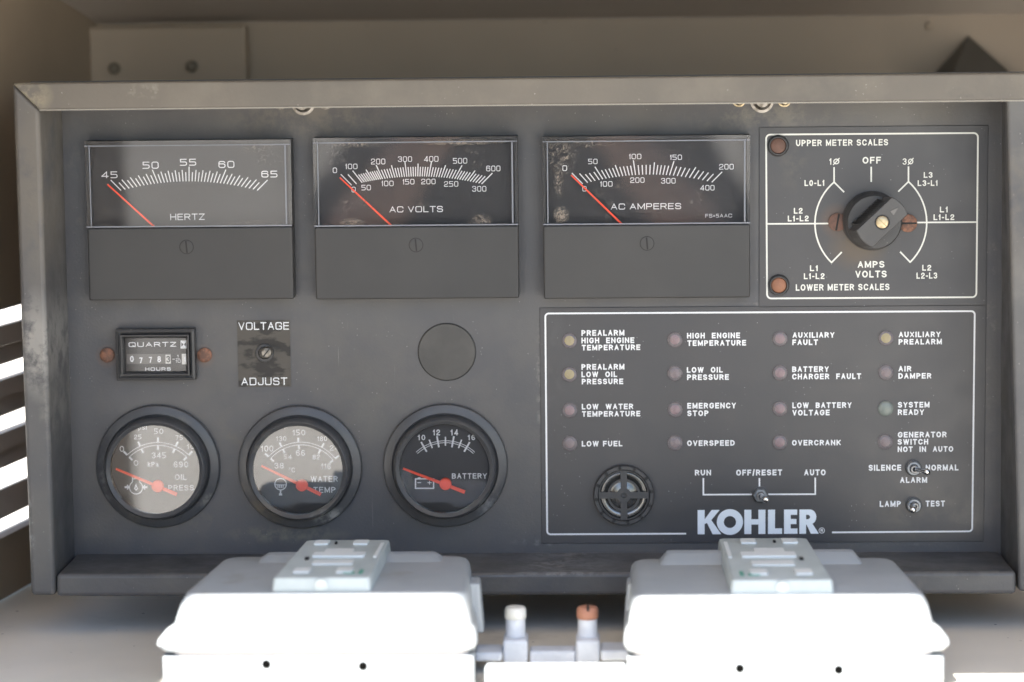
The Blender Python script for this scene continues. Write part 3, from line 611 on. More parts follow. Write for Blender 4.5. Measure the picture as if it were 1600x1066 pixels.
# mounting screws behind the knob
for cx, cy, ang in ((1308.5,347.5,80),(1419,349,0)):
    c = at(cx, cy, .002); r = empty('plate_screw', (c.x,-.0007,c.z), cp)
    o, sl = slot_screw((c.x,c.z), 14*S, PD+.0001, .0024, RUSTD if cx < 1400 else COPPER, r, ang, 'screw_head'); sl.build('screw_slot', DARK, r)
# rotary knob
c = at(1363.5,345.5,.004); kr = empty('selector_knob', (c.x,-.0007,c.z), cp, label='black rotary selector knob pointing to the upper right')
mb = MB(); mb.lathe((c.x,c.z), [(46*S,PD+.0001),(46*S,.004),(44*S,.0055),(43*S,.006),(42.5*S,.0115),(40.5*S,.0125),(0,.0125)], 64); mb.build('knob_base', PLAST, kr, smooth=40)
a = R(43.2); u = Vector((math.cos(a),0,math.sin(a))); v = Vector((-math.sin(a),0,math.cos(a)))
KH = .031
ct = at(1378.5,347.5,KH)
half_w = 18.3*S; Rk = 43*S
def bar_ring(d, hw, rr, cc, n=7):
    pts = []
    th = math.asin(hw/rr)
    for i in range(n): 
        t = -th+2*th*i/(n-1); pts.append(cc+u*(rr*math.cos(t))+v*(rr*math.sin(t)))
    for i in range(n):
        t = math.pi-th+2*th*i/(n-1); pts.append(cc+u*(rr*math.cos(t))+v*(rr*math.sin(t)))
    return [Vector((p.x,-d,p.z)) for p in pts]
cb = Vector((c.x,0,c.z)); c2 = Vector((ct.x,0,ct.z))
mb = MB(); mb.loft([bar_ring(.0127,half_w*1.02,Rk*.985,cb), bar_ring(KH-.0012,half_w,Rk*.965,c2*.9+cb*.1), bar_ring(KH,half_w*.96,Rk*.94,c2)])
mb.build('grip', PLAST, kr, bev=.0004)
for side in (1, -1):   # ribs along both long sides of the grip
    mb = MB()
    for i in range(14):
        t = (-.62+1.24*i/13)*Rk
        base_ = cb+u*t+v*side*(half_w*1.02); topc = (c2*.9+cb*.1)+u*t*.98+v*side*half_w
        du = u*.00075; dv = v*side*.0019
        b0 = Vector((base_.x,-.0126,base_.z)); t0 = Vector((topc.x,-(KH-.004),topc.z))
        mb.add([b0-du,b0+dv,b0+du,t0-du*.7,t0+dv*.2,t0+du*.7], [(0,1,4,3),(1,2,5,4),(3,4,5),(0,2,1)])
    mb.build('grip_ribs', PLAST, kr)
mb = MB()   # moulded pointer mark
pc = c2+u*25*S; q = [pc+u*9*S, pc-u*5*S+v*4.2*S, pc-u*5*S-v*4.2*S]
mb.add([Vector((p.x,-(KH+.0003),p.z)) for p in q]+[Vector((p.x,-(KH-.0002),p.z)) for p in q], [(0,1,2),(0,3,4,1),(1,4,5,2),(2,5,3,0)])
mb.build('pointer_mark', mat('worn_plastic', (.14,.135,.13), .35), kr, bev=.0002)
mb = MB(); mb.lathe((ct.x,ct.z), [(11.5*S,KH+.00005),(11.5*S,KH+.00012),(9.6*S,KH+.00012)], 32, close=False); mb.build('screw_hole', DARK, kr)
o, sl = slot_screw((ct.x,ct.z), 9.4*S, KH-.001, KH+.0006, BRASS, kr, -45, 'brass_screw', slotw=.14); sl.build('screw_slot', mat('brass_slot', (.30,.22,.1), .5), kr)

# --- annunciator plate -----------------------------------------------------------
an = plate('alarm_plate', 843, 481, 1537, 846, 'alarm lamp placard with white border and maker name')
mb = MB()
line_px(mb, [(1072,834),(855,835,1),(852,490,1),(1523,486.3,1),(1519,830.3,1),(1300,832)], 2.7, PD, rnd=.0018); mb.build('border_line', WHITE, an, fix=False)
cells = [
('PREALARM HIGH ENGINE TEMPERATURE',[('PREALARM',908.5,975.6,515.7,524.8),('HIGH  ENGINE',908.5,991,527.5,536.4),('TEMPERATURE',909,1000.4,538.6,547.4)],889.7,532.5,'y'),
('PREALARM LOW OIL PRESSURE',[('PREALARM',908.5,975.6,568.8,577.8),('LOW  OIL',908.5,964.3,580.6,589.4),('PRESSURE',909,973.7,591.8,600.5)],889.7,585.2,'y'),
('LOW WATER TEMPERATURE',[('LOW  WATER',909,989.4,631,639.7),('TEMPERATURE',909.3,1000.4,642.3,651)],890,641.6,'r'),
('LOW FUEL',[('LOW FUEL',909,972.4,689,697.7)],890.5,693.2,'p'),
('HIGH ENGINE TEMPERATURE',[('HIGH  ENGINE',1073.4,1156.3,520,528.8),('TEMPERATURE',1073.9,1165.7,531.6,540.4)],1054.6,531,'r'),
('LOW OIL PRESSURE',[('LOW  OIL',1073.2,1129.2,573.6,582.4),('PRESSURE',1073.6,1138.8,585,593.8)],1054.6,583.7,'p'),
('EMERGENCY STOP',[('EMERGENCY',1073.9,1150,629.4,638.4),('STOP',1073.9,1107,641.4,650.2)],1055,640.5,'r'),
('OVERSPEED',[('OVERSPEED',1073.6,1148,688,696.8)],1054.8,692.5,'p'),
('AUXILIARY FAULT',[('AUXILIARY',1238.3,1303.8,519.2,527.9),('FAULT',1238,1278,530.5,539.3)],1218.9,529.6,'r'),
('BATTERY CHARGER FAULT',[('BATTERY',1237.7,1295,572.5,581.3),('CHARGER  FAULT',1237.7,1345.3,583.7,592.7)],1218.9,582.7,'r'),
('LOW BATTERY VOLTAGE',[('LOW  BATTERY',1238,1330.7,628.8,637.7),('VOLTAGE',1238,1296.3,640.4,649.3)],1218.8,639,'r'),
('OVERCRANK',[('OVERCRANK',1237.5,1313.8,687.4,696.1)],1218.6,691.5,'r'),
('AUXILIARY PREALARM',[('AUXILIARY',1404.2,1469.6,518.3,527),('PREALARM',1404,1471.6,529.7,538.4)],1384.6,528.5,'y'),
('AIR DAMPER',[('AIR',1403.7,1424,571.9,580.6),('DAMPER',1403.7,1455.2,583,591.8)],1384.4,582,'p'),
('SYSTEM READY',[('SYSTEM',1403,1452.3,628,637),('READY',1402.9,1443.8,639.7,648.5)],1384,638.8,'g'),
('GENERATOR SWITCH NOT IN AUTO',[('GENERATOR',1402.9,1479,674.7,683.7),('SWITCH',1402.6,1450.3,686,694.8),('NOT  IN  AUTO',1402.6,1489.3,697.5,706.2)],1383.3,690.7,'p')]
lens0 = {}; bulb0 = {}; sock0 = None
RL = 12.4*S
for wds, ls, cx, cy, k in cells:
    phrase(wds, ls, PD, an)
    c = at(cx, cy, .001); r = empty('indicator_lamp', (c.x,-PD,c.z), cp, label={'y':'yellow','r':'pinkish red','p':'dull pink','g':'pale green'}[k]+' alarm lamp beside the words '+wds)
    kk = 'g' if k == 'g' else 'n'
    if kk not in lens0:
        mb = MB(); mb.lathe((c.x,c.z), [(RL,PD+.00002),(RL,.0008),(RL*.95,.0012),(RL*.75,.0016),(RL*.45,.0020),(0,.0021)], 40)
        lens0[kk] = mb.build('lens', LENSG if kk == 'g' else LENS, r, smooth=60)
    else: copy_part(lens0[kk], (c.x, -.0018+(lens0[kk].location.y*0), c.z), r).location = Vector((c.x, WL[lens0[kk].name].y, c.z))-WL[r.name]
    if k not in bulb0:
        mb = MB(); mb.lathe((c.x,c.z), [(RL*.62,PD+.00002),(RL*.60,.0007),(RL*.45,.0010),(0,.0012)], 24)
        bulb0[k] = mb.build('bulb', BULB[k], r, smooth=60)
    else: copy_part(bulb0[k], (c.x, WL[bulb0[k].name].y, c.z), r)
    if sock0 is None:
        mb = MB(); mb.lathe((c.x,c.z), [(RL*1.07,PD+.00002),(RL*1.07,PD+.00025),(RL*1.0,PD+.00025)], 40, close=False); sock0 = mb.build('socket_rim', PLATE, r)
    else: copy_part(sock0, (c.x, WL[sock0.name].y, c.z), r)
for wds, ls in [('RUN',[('RUN',1085.7,1111,734.2,743)]),('OFF/RESET',[('OFF/RESET',1150.2,1222,733.8,743)]),('AUTO',[('AUTO',1256.4,1290,733.6,743)]),
  ('SILENCE',[('SILENCE',1357.3,1408,726.2,735.6)]),('NORMAL',[('NORMAL',1446.3,1497.5,726,735.4)]),('ALARM',[('ALARM',1406.3,1448.6,745.6,754.6)]),
  ('LAMP',[('LAMP',1374.5,1407.6,782.8,792)]),('TEST',[('TEST',1446.3,1476.3,782.3,791.5)])]:
    phrase(wds, ls, PD, an)
mb = MB()
line_px(mb, [(1099,747),(1099,773),(1180,772.6)], 2.4, PD); line_px(mb, [(1196,772.5),(1273.8,772.3),(1273.8,746.4)], 2.4, PD); line_px(mb, [(1186.6,747),(1186.6,764)], 2.4, PD)
mb.build('switch_lines', WHITE, an, fix=False)
# maker name in heavy letters
def logo():
    mb = MB(); X0, X1, Y0, Y1 = 1090, 1279, 796.5, 834.5
    a = at(X0, 815, PD); b = at(X1, 815, PD); t = at(1185, Y0, PD).z; lo = at(1185, Y1, PD).z; H = t-lo
    def mp(px_, fy): return ((px_-X0)/(X1-X0)*(b.x-a.x)+a.x, lo+fy*H)
    lev = [0]
    def poly(pts, dz=0):
        lev[0] = (lev[0]+1) % 4; q = [mp(*p) for p in pts]; d = PD+.00012+lev[0]*1.6e-5
        mb.add([(x, -d, z) for x, z in q], [tuple(range(len(q)))])
    # K
    poly([(1090,0),(1101,0),(1101,1),(1090,1)]); poly([(1101.01,.42),(1101.01,.62),(1112,1),(1124.5,1),(1110.5,.55)]); poly([(1104,.50),(1110.4,.62),(1127,0),(1113.5,0)])
    # O
    cx, rx, ry, ix, iy = 1140.5, 20.5, .53, 9.5, .245; n = 40; d = PD+.00018; vs = []
    for i in range(n):
        th = 2*math.pi*i/n; x, z = mp(cx+rx*math.cos(th), .5+ry*math.sin(th)); vs.append((x,-d,z))
    for i in range(n):
        th = 2*math.pi*i/n; x, z = mp(cx+ix*math.cos(th), .5+iy*math.sin(th)); vs.append((x,-d,z))
    mb.add(vs, [(i,(i+1) % n,(i+1) % n+n,i+n) for i in range(n)])
    # H
    poly([(1163,0),(1174,0),(1174,1),(1163,1)]); poly([(1174.02,.39),(1184.98,.39),(1184.98,.61),(1174.02,.61)]); poly([(1185,0),(1196,0),(1196,1),(1185,1)])
    # L
    poly([(1200,0),(1222,0),(1222,.23),(1211,.23),(1211,1),(1200,1)])
    # E
    poly([(1225,0),(1246,0),(1246,.22),(1235.5,.22),(1235.5,.40),(1244.5,.40),(1244.5,.61),(1235.5,.61),(1235.5,.78),(1245.5,.78),(1245.5,1),(1225,1)])
    # R
    poly([(1249,0),(1259.5,0),(1259.5,1),(1249,1)])
    top = [(1259.52,1)]; 
    for i in range(11):
        th = math.pi/2-math.pi*i/10; top.append((1265+10.5*math.cos(th), .69+.31*math.sin(th)))
    top.append((1259.52,.38))
    inn = [(1259.52,.78)]
    for i in range(11):
        th = math.pi/2-math.pi*i/10; inn.append((1262+3.6*math.cos(th), .69+.09*math.sin(th)))
    inn.append((1259.52,.60)); d = PD+.00015
    vs = [mp(*p) for p in top+inn]; n = len(top)
    mb.add([(x,-d,z) for x, z in vs], [(i,i+1,i+1+n,i+n) for i in range(n-1)])
    poly([(1259.5,.42),(1268.5,.45),(1279.5,0),(1267,0)])
    return mb
o = logo().build('lettering', mat('logo_print', (.74,.80,.86), .6), an, fix=False); o['label'] = 'heavy pale letters KOHLER'
mb = MB(); c = at(1284,829,PD)
ribbon(mb, [(c.x+4.3*S*math.cos(t*math.pi/12), c.z+4.3*S*math.sin(t*math.pi/12)) for t in range(24)], .9*S, PD+.00012, True)
text(mb, 'R', 1282.2, 1286, 826.6, 831.4, PD, wt=.2); mb.build('trademark_sign', WHITE, an, fix=False)
# buzzer
c = at(974.8,774.3,.004); r = empty('alarm_buzzer', (c.x,-PD,c.z), cp, label='round black alarm buzzer with notched ring')
BR = 48.3*S*.995
mb = MB(); mb.lathe((c.x,c.z), [(BR,PD+.00005),(BR,.0035),(BR*.97,.0045),(BR*.86,.0045),(BR*.84,.0015),(BR*.84,PD+.0001)], 64, close=False); mb.build('ring', PLAST, r, smooth=35)
mb = MB()
for i in range(12):
    th = 2*math.pi*(i+.27)/12; e1 = Vector((math.cos(th),0,math.sin(th))); e2 = Vector((-math.sin(th),0,math.cos(th))); cc = Vector((c.x,0,c.z))
    q = [cc+e1*BR*.85-e2*.0007, cc+e1*BR*.985-e2*.0007, cc+e1*BR*.985+e2*.0007, cc+e1*BR*.85+e2*.0007]
    mb.hexa([Vector((p.x,-.0049,p.z)) for p in q]+[Vector((p.x,-.0030,p.z)) for p in q])
mb.build('ring_notches', DARK, r)
mb = MB(); mb.lathe((c.x,c.z), [(BR*.83,PD+.00008),(BR*.80,.0016),(BR*.72,.0024),(BR*.62,.0016),(BR*.5,.0009),(BR*.38,.0015),(BR*.2,.0024),(0,.0026)], 48)
mb.build('diaphragm', mat('grey_diaphragm', (.22,.215,.21), .22, .8, c2=(.13,.13,.125), ns=60), r, smooth=60)
mb = MB(); mb.lathe((c.x,c.z), [(BR*.54,.0028),(BR*.54,.0036),(BR*.47,.0036),(BR*.47,.0028)], 48, close=False); mb.lathe((c.x,c.z), [(BR*.83,.0028),(BR*.83,.0036),(BR*.79,.0036),(BR*.79,.0028)], 48, close=False)
mb.lathe((c.x,c.z), [(BR*.24,.0028),(BR*.24,.0040),(BR*.09,.0040),(BR*.07,.0030),(0,.0030)], 32)
for th in (0, 90, 180, 270):
    e1 = Vector((math.cos(R(th)),0,math.sin(R(th)))); e2 = Vector((-math.sin(R(th)),0,math.cos(R(th)))); cc = Vector((c.x,0,c.z))
    q = [cc+e1*BR*.12-e2*BR*.10, cc+e1*BR*.80-e2*BR*.11, cc+e1*BR*.80+e2*BR*.11, cc+e1*BR*.12+e2*BR*.10]
    mb.hexa([Vector((p.x,-.00372-.00003*(th/90),p.z)) for p in q]+[Vector((p.x,-.0029,p.z)) for p in q])
mb.build('grille', PLAST, r)
# toggles
for cx, cy, tx, ty, lb in ((1188,773.5,1197.5,781.5,'toggle switch for RUN, OFF/RESET and AUTO'),(1427.5,731.5,1450.5,738,'alarm silence toggle thrown towards NORMAL'),(1428,789.6,1426,797.5,'LAMP TEST toggle pointing down')):
    c = at(cx, cy, .002); r = empty('toggle_switch', (c.x,-PD,c.z), cp, label=lb)
    mb = MB(); mb.lathe((c.x,c.z), [(13*S,PD+.00005),(13*S,.0012),(11.5*S,.0014),(6*S,.0014)], 32, close=False); mb.build('washer', PLAST, r)
    mb = MB(); mb.lathe((c.x,c.z), [(11.2*S,.0014),(11.2*S,.0036),(10*S,.0042),(7.2*S,.0042),(7*S,.002)], 6 if cx < 1300 else 24, close=False); mb.build('nut', mat('grey_zinc', (.26,.28,.30), .4, .5), r, smooth=30)
    mb = MB(); mb.lathe((c.x,c.z), [(6.6*S,.002),(6.6*S,.0062),(5.4*S,.0068),(3.8*S,.0068),(3.2*S,.0055),(0,.005)], 24); mb.build('bushing', mat('dull_zinc', (.30,.30,.30), .4, .7), r, smooth=40)
    h = .019; tip = at(tx, ty, h); b0 = Vector((c.x,-.005,c.z))
    mb = MB(); mb.tube(b0, tip, .001, .0016, 16, prof=[(0,.0011),(.6,.0013),(.88,.0018),(.96,.0016),(1.0,.0008)]); mb.build('lever', NICKEL, r, smooth=50)

# --- hour meter --------------------------------------------------------------------
a = at(180,515,.006); b = at(305.5,594,.006)
hm = empty('hour_meter', ((a.x+b.x)/2,0,b.z), cp, label='small black quartz hour meter with five digit counter')
def rect_ring(mb, a, b, i0, i1, d0, d1, db):
    # picture-frame shape from inset i0 to inset i1: outer depth d0, inner depth d1
    def rc(i, d): return [Vector((a.x+i,-d,a.z-i)),Vector((b.x-i,-d,a.z-i)),Vector((b.x-i,-d,b.z+i)),Vector((a.x+i,-d,b.z+i))]
    rings = [rc(i0, db), rc(i0, d0), rc(i1, d1), rc(i1, db)]
    mb.loft(rings, (False, False))
mb = MB(); rect_ring(mb, a, b, 0, .0014, .0062, .0070, .0001); rect_ring(mb, a, b, .00142, .0026, .0056, .0052, .0001); mb.build('outer_frame', PLAST, hm, bev=.0002)
mb = MB(); rect_ring(mb, a, b, .0028, .0036, .0080, .0080, .0001); rect_ring(mb, a, b, .00365, .0047, .0076, .0036, .0001); mb.build('inner_frame', PLAST, hm, bev=.0002)
HD = .0035
mb = MB(); mb.box((a.x+.0045,-HD,b.z+.0045),(b.x-.0045,-.0002,a.z-.0045)); mb.build('face', DIAL, hm)
def zx(x): return 140+x/4.706
def zy(y): return 480+y/4.706
phrase('QUARTZ', [('QUARTZ',zx(286),zx(638),zy(257),zy(292))], HD, hm, 'euro', wt=.17)
phrase('HOURS', [('HOURS',zx(409),zx(598),zy(443),zy(467))], HD, hm, 'euro', wt=.2)
mb = MB()
def wp(x0,y0,x1,y1,d): 
    p = at(zx(x0),zy(y0),d); q = at(zx(x1),zy(y1),d); mb.box((p.x,-d-.0004,q.z),(q.x,-d-.00002,p.z))
wp(274,345,600,416,HD); mb.build('counter_strip', mat('counter_grey', (.12,.115,.11), .5), hm)
mb = MB(); wp(558,350,598,415,HD+.0004); wp(678,343,712,420,HD); mb.build('white_wheels', mat('wheel_white', (.62,.61,.58), .5), hm)
mb = MB()
for s_, x0_, x1_, y0_, y1_ in (('0',298,325,358,404),('7',366,390,370,412),('7',437,459,366,410),('8',499,524,360,406)): text(mb, s_, zx(x0_), zx(x1_), zy(y0_), zy(y1_), HD+.0004, 'helv', .2)
text(mb, '-', zx(609), zx(627), zy(366), zy(396), HD, 'helv', .16); text(mb, '1', zx(643), zx(655), zy(350), zy(372), HD, 'reg'); text(mb, '10', zx(634), zx(670), zy(386), zy(408), HD, 'euro')
line_px(mb, [(zx(635),zy(379)),(zx(663),zy(379))], .7, HD)
line_px(mb, [(zx(672),zy(248)),(zx(712),zy(248)),(zx(712),zy(302)),(zx(672),zy(302))], 1.1, HD, True)
mb.build('counter_digits', WHITE, hm, fix=False)
mb = MB(); text(mb, '3', zx(564), zx(592), zy(358), zy(408), HD+.0008, 'helv', .2); mb.build('last_digit', mat('digit_dark', (.06,.06,.06), .6), hm, fix=False)
mb = MB(); text(mb, '1', zx(694), zx(708), zy(365), zy(400), HD+.0004, 'helv', .3); mb.build('tenths_digit', WHITE, hm, fix=False)
mb = MB(); cx_, cy_ = zx(692), zy(275)
for sg in (-1, 1):
    q = [at(cx_-4.6,cy_+sg*5,HD), at(cx_+4.6,cy_+sg*5,HD), at(cx_+.5,cy_,HD), at(cx_-.5,cy_,HD)]; mb.add([Vector((p.x,-HD-.00014,p.z)) for p in q],[(0,1,2,3)])
mb.build('hourglass_symbol', WHITE, hm, fix=False)
mb = MB(); mb.box((a.x+.0048,-.0058,b.z+.0048),(b.x-.0048,-.0055,a.z-.0048)); mb.build('window', GLASS, hm)
for cx, cy, ang in ((167.5,555,88),(319.5,555,45)):
    c = at(cx, cy, .001); r = empty('plate_screw', (c.x,0,c.z), cp); 
    o, sl = slot_screw((c.x,c.z), 11.5*S, .0001, .0018, COPPER, r, ang, 'screw_head', slotw=.10); sl.build('screw_slot', RUSTD, r)

# --- voltage adjuster -----------------------------------------------------------------
a = at(370.5,501); b = at(455,604); va = empty('voltage_adjuster', ((a.x+b.x)/2,0,b.z), cp, label='brown wrinkled label with adjusting screw')
mb = MB(); mb.box((a.x,-.0004,b.z),(b.x,-.0001,a.z)); mb.build('label', TAPE, va)
phrase('VOLTAGE', [('VOLTAGE',372.5,451.5,503.5,515.5)], .0004, va, 'euro', wt=.15)
phrase('ADJUST', [('ADJUST',377,449,590,602)], .0004, va, 'euro', wt=.15)
c = at(413,552,.002)
mb = MB(); mb.lathe((c.x,c.z), [(15*S,.00045),(14*S,.0012),(10*S,.0014),(9*S,.0006)], 32, close=False); mb.build('bushing', PLAST, va, smooth=40)
ct_ = at(416,551.5,.009)
o, sl = slot_screw((ct_.x,ct_.z), 8*S, .0015, .0085, STEEL, va, 50, 'adjusting_screw', slotw=.22, dome=.12); sl.build('screw_slot', DARK, va)
# --- hole plug ----------------------------------------------------------------------
c = at(698.3,550); mb = MB(); mb.lathe((c.x,c.z), [(45.2*S,.0001),(45.0*S,.0006),(44*S,.0009),(0,.0011)], 72); mb.build('hole_plug', mat('plug_plastic', (.058,.056,.052), .5, c2=(.075,.072,.066), ns=60, bump=.2), cp, smooth=40)
mb = MB(); mb.lathe((c.x,c.z), [(46.2*S,.00006),(46.2*S,.00012),(45.0*S,.00012)], 72, close=False); mb.build('plug_gap', DARK, cp)

# --- round gauges --------------------------------------------------------------------
GD = .0085; GG = .0125
def gauge(co, cg, label, words, hub, tip, tail, draw, drawn_title):
    c = at(*co, .002); k = at(*cg, .014); r = empty('round_gauge', (c.x,0,c.z), cp, label=label)
    cz = (c.x, c.z)
    Ro = 98.5*S; Rg = 71.5*S*.99
    # bezel: flange on the panel, then the collar; its front is centred where the glass is
    mb = MB(); mb.lathe((c.x,c.z), [(Ro,.0001),(Ro,.0022),(Ro*.985,.0034),(Ro*.93,.0042),(Ro*.86,.0046),(Ro*.845,.0038),(Ro*.83,.0036),(Ro*.825,.004)], 96, close=False); mb.build('flange', RUBBER, r, smooth=40)
    mb = MB(); mb.lathe((c.x,c.z), [(Ro*.823,.0015),(Ro*.82,.0115),(Ro*.80,.0134),(Ro*.775,.014),(Rg*1.04,.0132),(Rg*1.005,.0126),(Rg,.0118),(Rg,.0080)], 96, close=False); mb.build('bezel', RUBBER, r, smooth=40)
    mb = MB(); mb.lathe((c.x,c.z), [(Rg*1.003,GD-.0006),(Rg*1.003,GD-.0002),(0,GD-.0002)], 64); mb.build('dial', DIAL, r)
    mb = MB(); draw(mb); mb.build('scale', WHITE, r, fix=False)
    mb = MB()
    for t in drawn_title: text(mb, *t, GD, 'helv' if words == 'BATTERY' else 'reg', .18 if words == 'BATTERY' else .145)
    o = mb.build('lettering', WHITE, r, fix=False); o['label'] = 'printed words '+words
    nm = needle_mb(tip, tail, 3.2, 5.8, GD+.0012, .0007); nm.build('needle', NEEDLE, r)
    h = at(*hub, GD+.002); mb = MB(); mb.lathe((h.x,h.z), [(9.6*S,GD+.0003),(9.6*S,GD+.0022),(8.4*S,GD+.0026),(0,GD+.0028)], 32); mb.build('needle_hub', NEEDLE, r, smooth=40)
    mb = MB(); mb.lathe((c.x,c.z), [(0,GG-.001),(Rg*.998,GG-.001),(Rg*.998,GG),(0,GG)], 64); mb.build('glass', GLASSG, r)
    return r
def arc_pts(cx, cy, rr, a0, a1, n=28): return [(cx+rr*math.sin(R(a0+(a1-a0)*i/n)), cy-rr*math.cos(R(a0+(a1-a0)*i/n))) for i in range(n+1)]
def rad(mb, cx, cy, a, r0, r1, w_): s_, c_ = math.sin(R(a)), math.cos(R(a)); line_px(mb, [(cx+s_*r0,cy-c_*r0),(cx+s_*r1,cy-c_*r1)], w_, GD, dz=.00016)
def Z1(s, x0, x1, y0, y1, ox=140, oy=620, k=4.845): return (s, ox+x0/k, ox+x1/k, oy+y0/k, oy+y1/k)
def dg1(mb):
    cx, cy = 140+518/4.845, 620+678/4.845
    for rr in (68.5, 64.0): line_px(mb, arc_pts(cx, cy, rr, -44.5, 44.5), 1.1, GD)
    for a_ in (-44.5,-24,0,24,44.5): rad(mb, cx, cy, a_, 68.5, 76.5, 3.1); rad(mb, cx, cy, a_, 57, 64, 3.1)
    for t in (('psi',367,433,208,250),('0',227,262,373,417),('25',336,394,287,322),('50',487,559,241,282),('75',650,707,292,328),('0',333,370,480,522),('345',470,580,421,466),('690',636,747,490,535)): text(mb, *Z1(*t), GD, 'reg', .13)
    text(mb, *Z1('kPa',440,523,492,530), GD, 'reg', .17); text(mb, *Z1('10',735,792,360,395), GD, 'reg', .12)
    ox, oy = 140+352/4.845, 620+687/4.845      # oil symbol
    line_px(mb, [(ox-5.6,oy-16.5),(ox-5.6,oy-9.5)]+arc_pts(ox, oy, 10.2, -34, -326, 24)+[(ox+5.6,oy-16.5)], 1.5, GD)
    line_px(mb, [(ox-5.6,oy-13.5),(ox-1,oy-13.5)], 1.3, GD, dz=.0002); line_px(mb, [(ox,oy-4),(ox+2.2,oy+2,1),(ox,oy+4.2,1),(ox-2.2,oy+2,1)], 1.7, GD, True)
    for sg in (-1, 1): line_px(mb, [(ox+sg*18,oy-.5),(ox+sg*12,oy-.5)], 3.2, GD); line_px(mb, [(ox+sg*14,oy-4.2),(ox+sg*11,oy-.5),(ox+sg*14,oy+3.2)], 1.8, GD, dz=.0002)
gauge((247,729),(241.5,732.5),'oil pressure gauge, leftmost of the three round ones','OIL PRESS',(246.3,760),(181.3,732.5),(276.6,772.6),dg1,[Z1('OIL',645,735,587,630),Z1('PRESS',596,790,668,710)])
def Z2(s, x0, x1, y0, y1): return Z1(s, x0, x1, y0, y1, 360)
def dg2(mb):
    cx, cy = 360+536/4.845, 620+676/4.845
    for rr in (68.5, 64.3): line_px(mb, arc_pts(cx, cy, rr, -48, 51), 1.1, GD)
    for a_ in (-48,-26.5,-3.5,28,51): rad(mb, cx, cy, a_, 68.5, 76, 3.0); rad(mb, cx, cy, a_, 57.5, 64, 3.0)
    for t in (('F',410,432,222,245),('100',230,325,370,415),('130',345,424,299,335),('150',470,567,250,292),('180',657,732,300,336),('24',752,818,368,407),('38',333,405,500,543),('54',405,465,437,472),('66',496,565,403,447),('82',622,678,439,475),('116',685,760,505,550),('*C',445,490,537,573)): text(mb, *Z2(*t), GD, 'reg', .13)
    ox, oy = 360+380/4.845, 620+662/4.845      # coolant symbol
    line_px(mb, arc_pts(ox, oy, 9, 0, 360, 28), 1.5, GD, True); line_px(mb, [(ox-8,oy+1),(ox+8,oy+1)], 1.2, GD, dz=.0002)
    for q in (-4,-1.3,1.3,4): line_px(mb, [(ox+q,oy+1.5),(ox+q,oy+6)], 1.3, GD, dz=.0002)
    line_px(mb, [(ox,oy+9),(ox,oy+16)], 2.2, GD); line_px(mb, [(ox-2.5,oy+16),(ox+2.5,oy+16)], 3.4, GD)
gauge((468.7,730),(466.3,731),'water temperature gauge, the middle round one','WATER TEMP',(471.5,758.7),(408.5,727.7),(501.4,772.7),dg2,[Z2('WATER',608,813,600,645),Z2('TEMP',628,797,683,727)])
def Z3(s, x0, x1, y0, y1): return Z1(s, x0, x1, y0, y1, 580, 490, 3.046)
def dg3(mb):
    cx, cy = 696, 756.6
    for rr in (67.8, 64.8): line_px(mb, arc_pts(cx, cy, rr, -42.5, 42.5), 1.0, GD)
    for a_, l_ in ((-30,1),(-20,0),(-10,1),(0,0),(10,1),(20,0),(30,1)): rad(mb, cx, cy, a_, 58.5 if l_ else 60, 76 if l_ else 74, 2.7 if l_ else 2.2)
    for t in (('10',221,258,577,603),('12',293,328,552,580),('14',377,414,552,580),('16',459,495,577,603)): text(mb, *Z3(*t), GD, 'reg', .18)
    f = lambda x, y: (580+x/3.046, 490+y/3.046)
    line_px(mb, [f(211,787),f(297,787),f(297,832),f(211,832)], 2.1, GD, True)
    line_px(mb, [f(222,783),f(236,783)], 2.2, GD, dz=.0002); line_px(mb, [f(270,783),f(284,783)], 2.2, GD, dz=.0002)
    line_px(mb, [f(220,805),f(238,805)], 1.3, GD); line_px(mb, [f(268,805),f(287,805)], 1.3, GD); line_px(mb, [f(277.5,796),f(277.5,814)], 1.3, GD, dz=.0002)
gauge((696,727.5),(695.7,732),'battery gauge, rightmost of the three round ones','BATTERY',(696,756.6),(630,732),(726.5,769),dg3,[Z3('BATTERY',384,551,760,786)])

